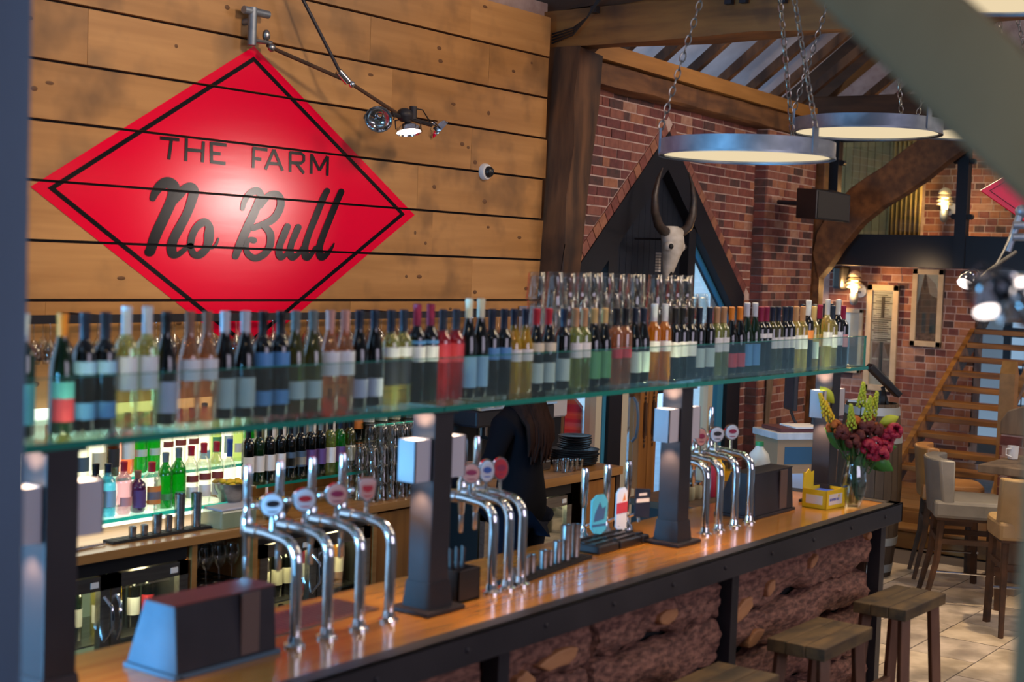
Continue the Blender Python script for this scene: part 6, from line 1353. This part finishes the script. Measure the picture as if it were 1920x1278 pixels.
wood_stool(5.08, 2.225, 'rough wooden bar stool in the middle, left of the farthest wooden one', .0)
wood_stool(4.22, 2.205, 'rough wooden bar stool cut off by the bottom edge of the view', .02)
def bar_chair(x, y, rz, label, lea, H=.69):
    s = thing('leather_bar_stool', label, 'bar stool', (x, y, 0), rz)
    seat = [(-.20, -.20), (-.12, -.235), (.12, -.235), (.20, -.20), (.225, -.08), (.215, .20), (-.215, .20), (-.225, -.08)]
    MB().prism(seat, H - .115, H, 'z').build('seat', lea, s, bev=.022)
    MB().prism([(a * .9, b * .9) for a, b in seat], H - .13, H - .11, 'z').build('seat_frame', 'oakd', s)
    vs = []; n = 9
    for i in range(n):
        t = -1 + 2 * i / (n - 1); x_ = .215 * t; y_ = .215 - .07 * abs(t) ** 2.4
        for dy, z_ in ((0, H - .10), (.035, H + .26), (-.055, H + .26), (-.06, H - .02)): vs.append((x_ * (1.0 if z_ < H else .96), y_ + dy, z_))
    MB().add(vs, [(i * 4 + k, i * 4 + (k + 1) % 4, i * 4 + 4 + (k + 1) % 4, i * 4 + 4 + k) for i in range(n - 1) for k in range(4)] + [(0, 1, 2, 3), tuple(4 * (n - 1) + k for k in (3, 2, 1, 0))]).build('backrest', lea, s, True, bev=.012)
    for sx in (-1, 1):
        MB().beam((sx * .165, -.17, H - .12), (sx * .175, -.185, 0), .034, .034).build('leg', 'oakd', s)
        MB().tube([(sx * .165, .15, H - .12), (sx * .168, .165, .3), (sx * .18, .225, 0)], [.023, .021, .016], 6).build('leg', 'oakd', s)
        MB().beam((sx * .168, -.18, .42), (sx * .168, .16, .42), .022, .034).build('stretcher', 'oakd', s)
    MB().beam((-.168, -.178, .34), (.168, -.178, .34), .022, .03).build('stretcher', 'oakd', s); MB().beam((-.168, .16, .42), (.168, .16, .42), .022, .034).build('stretcher', 'oakd', s)
    MB().tube([(-.172, -.20, .22), (.172, -.20, .22)], .010, 8).build('chrome_footrest', 'chrome', s, True); MB().tube([(-.172, .18, .22), (-.172, -.2, .22)], .008, 8).build('chrome_footrest', 'chrome', s, True)
    return s
bar_chair(9.42, 3.14, .45, 'silver-grey leather bar stool with low back, nearest the steps', 'leather').scale = (1.14, 1.14, 1.02)
bar_chair(10.10, 3.50, .45, 'tan leather bar stool behind the silver-grey one', 'tan')
bar_chair(8.90, 2.575, 2.1, 'beige leather bar stool at the right edge, back towards the viewer', 'tan2', .70)
ht = thing('high_table', 'thick rustic timber high table with a white mug on it', 'table', (10.02, 2.72, 0), rz=-.02)
for k in range(3): MB().box(-.38 + k * .26, -.60, .845, -.38 + (k + 1) * .26 - .002, .42, .90).build('table_board', 'greywood', ht, bev=.006)
MB().beam((-.0, .24, .845), (-.0, .24, .02), .12, .12).build('leg', 'greywood', ht, bev=.008); MB().beam((-.0, -.46, .845), (-.0, -.46, .02), .12, .12).build('leg', 'greywood', ht, bev=.008)
MB().beam((0, -.46, .3), (0, .24, .3), .06, .09).build('stretcher', 'greywood', ht); [MB().box(-.22, y_, 0, .22, y_ + .12, .06).build('foot', 'greywood', ht) for y_ in (.18, -.52)]
mg = thing('mug', 'white china mug standing on the high table', 'mug', (10.12, 3.06, .9008)); MB().lathe([(.028, 0), (.035, .006), (.040, .095), (.037, .095), (.032, .01)], 20).build('cup', 'white', mg, True)
MB().tube([(-.036, .0, .08), (-.058, .03, .075), (-.058, .03, .035), (-.034, .0, .02)], .006, 8).build('handle', 'white', mg, True)

# ================================================================== NEAR, OUT-OF-FOCUS TIMBERS
np_ = sroot('trim_near_post'); rough_post((1.74, .400, 0), (1.74, .400, 4.2), .19, .19, 'timber_post', 'nearoak', np_, 10, .008, d=.19)
vs = []
rough_post((1.72, .44, 2.26), (1.72, 1.42, 3.19), .09, .09, 'diagonal_brace', 'nearoak', np_, 8, .004, d=.115)
lp = sroot('trim_near_column'); MB().box(1.15, 2.02, 0, 1.402, 2.25, 4.2).build('blue_lit_post', 'bluetint', lp, bev=.01)
# hanging red diamond sign at the right edge
rs = thing('hanging_sign', 'small red diamond sign cut off at the right edge of the view', 'sign', (8.22, 2.42, 2.655), rz=math.radians(-50))
MB().prism([(-.34, 0), (0, -.21), (.34, 0), (0, .21)], -.01, .01).build('panel', 'red', rs)
e_ = MB()
for (ax_, az_), (bx_, bz_) in (((-.29, 0), (0, .18)), ((0, .18), (.29, 0)), ((.29, 0), (0, -.18)), ((0, -.18), (-.29, 0))): e_.beam((ax_, -.0115, az_), (bx_, -.0115, bz_), .002, .008, up=(0, 1, 0))
e_.build('border_line', 'black', rs)
for s_ in (-1, 1): MB().cyl((s_ * .1, 0, .14), (s_ * .1, 0, 1.5), .003, n=6).build('hanging_wire', 'chain', rs)
MB().cyl((-.12, 0, 1.5), (.12, 0, 1.5), .012, n=8).build('hanger_bar', 'chain', rs)
# red diamond transfer inside the left light and the white diamond board outside with mirrored script
wd = thing('window_sign', 'red diamond sign outside the left window beside the door', 'sign', tuple(GW(.30, .20, .93)), rz=GA)
MB().prism([(-.36, .0), (-.05, -.29), (.18, -.13), (.18, .12), (-.05, .27)], -.004, .004).build('panel', 'red', wd)
MB().prism([(-.03, -.24), (-.03, -.232), (.162, -.115), (.162, .10), (-.03, .232), (-.03, .24), (.168, .106), (.168, -.12)], -.006, -.004).build('white_line', 'paper', wd)
MB().cyl((-.05, .03, -.98), (-.05, .03, .2), .012, n=8).build('stand', 'steel', wd)
wd.location.z = .93
ob = thing('outdoor_sign', 'white diamond board lettered Bull in mirror writing outside the door', 'sign', tuple(GW(2.30, .9, .80)), rz=GA)
MB().prism([(-.52, 0), (0, -.44), (.52, 0), (0, .44)], -.006, .006).build('panel', mat('white_board', (.62, .70, .80), .6), ob)
e_ = MB()
for (ax_, az_), (bx_, bz_) in (((-.47, 0), (0, .40)), ((0, .40), (.47, 0)), ((.47, 0), (0, -.40)), ((0, -.40), (-.47, 0))): e_.beam((ax_, -.0075, az_), (bx_, -.0075, bz_), .002, .006, up=(0, 1, 0))
e_.build('border_line', 'black', ob)
tx = MB()
for s_ in SCRIPT[4:]:
    ribbon(tx, [(-(x - 5.40) * .42, (z - 2.30) * .62, w__ * .5) for x, z, w__ in s_], asp=1.0, ox=0, oz=0)
o = tx.build('mirror_lettering', 'black', ob, loc=(-.16, -.0078, -.01)); o['kind'] = 'stuff'
MB().cyl((0, .02, -.85), (0, .02, .3), .015, n=8).build('stand', 'steel', ob)
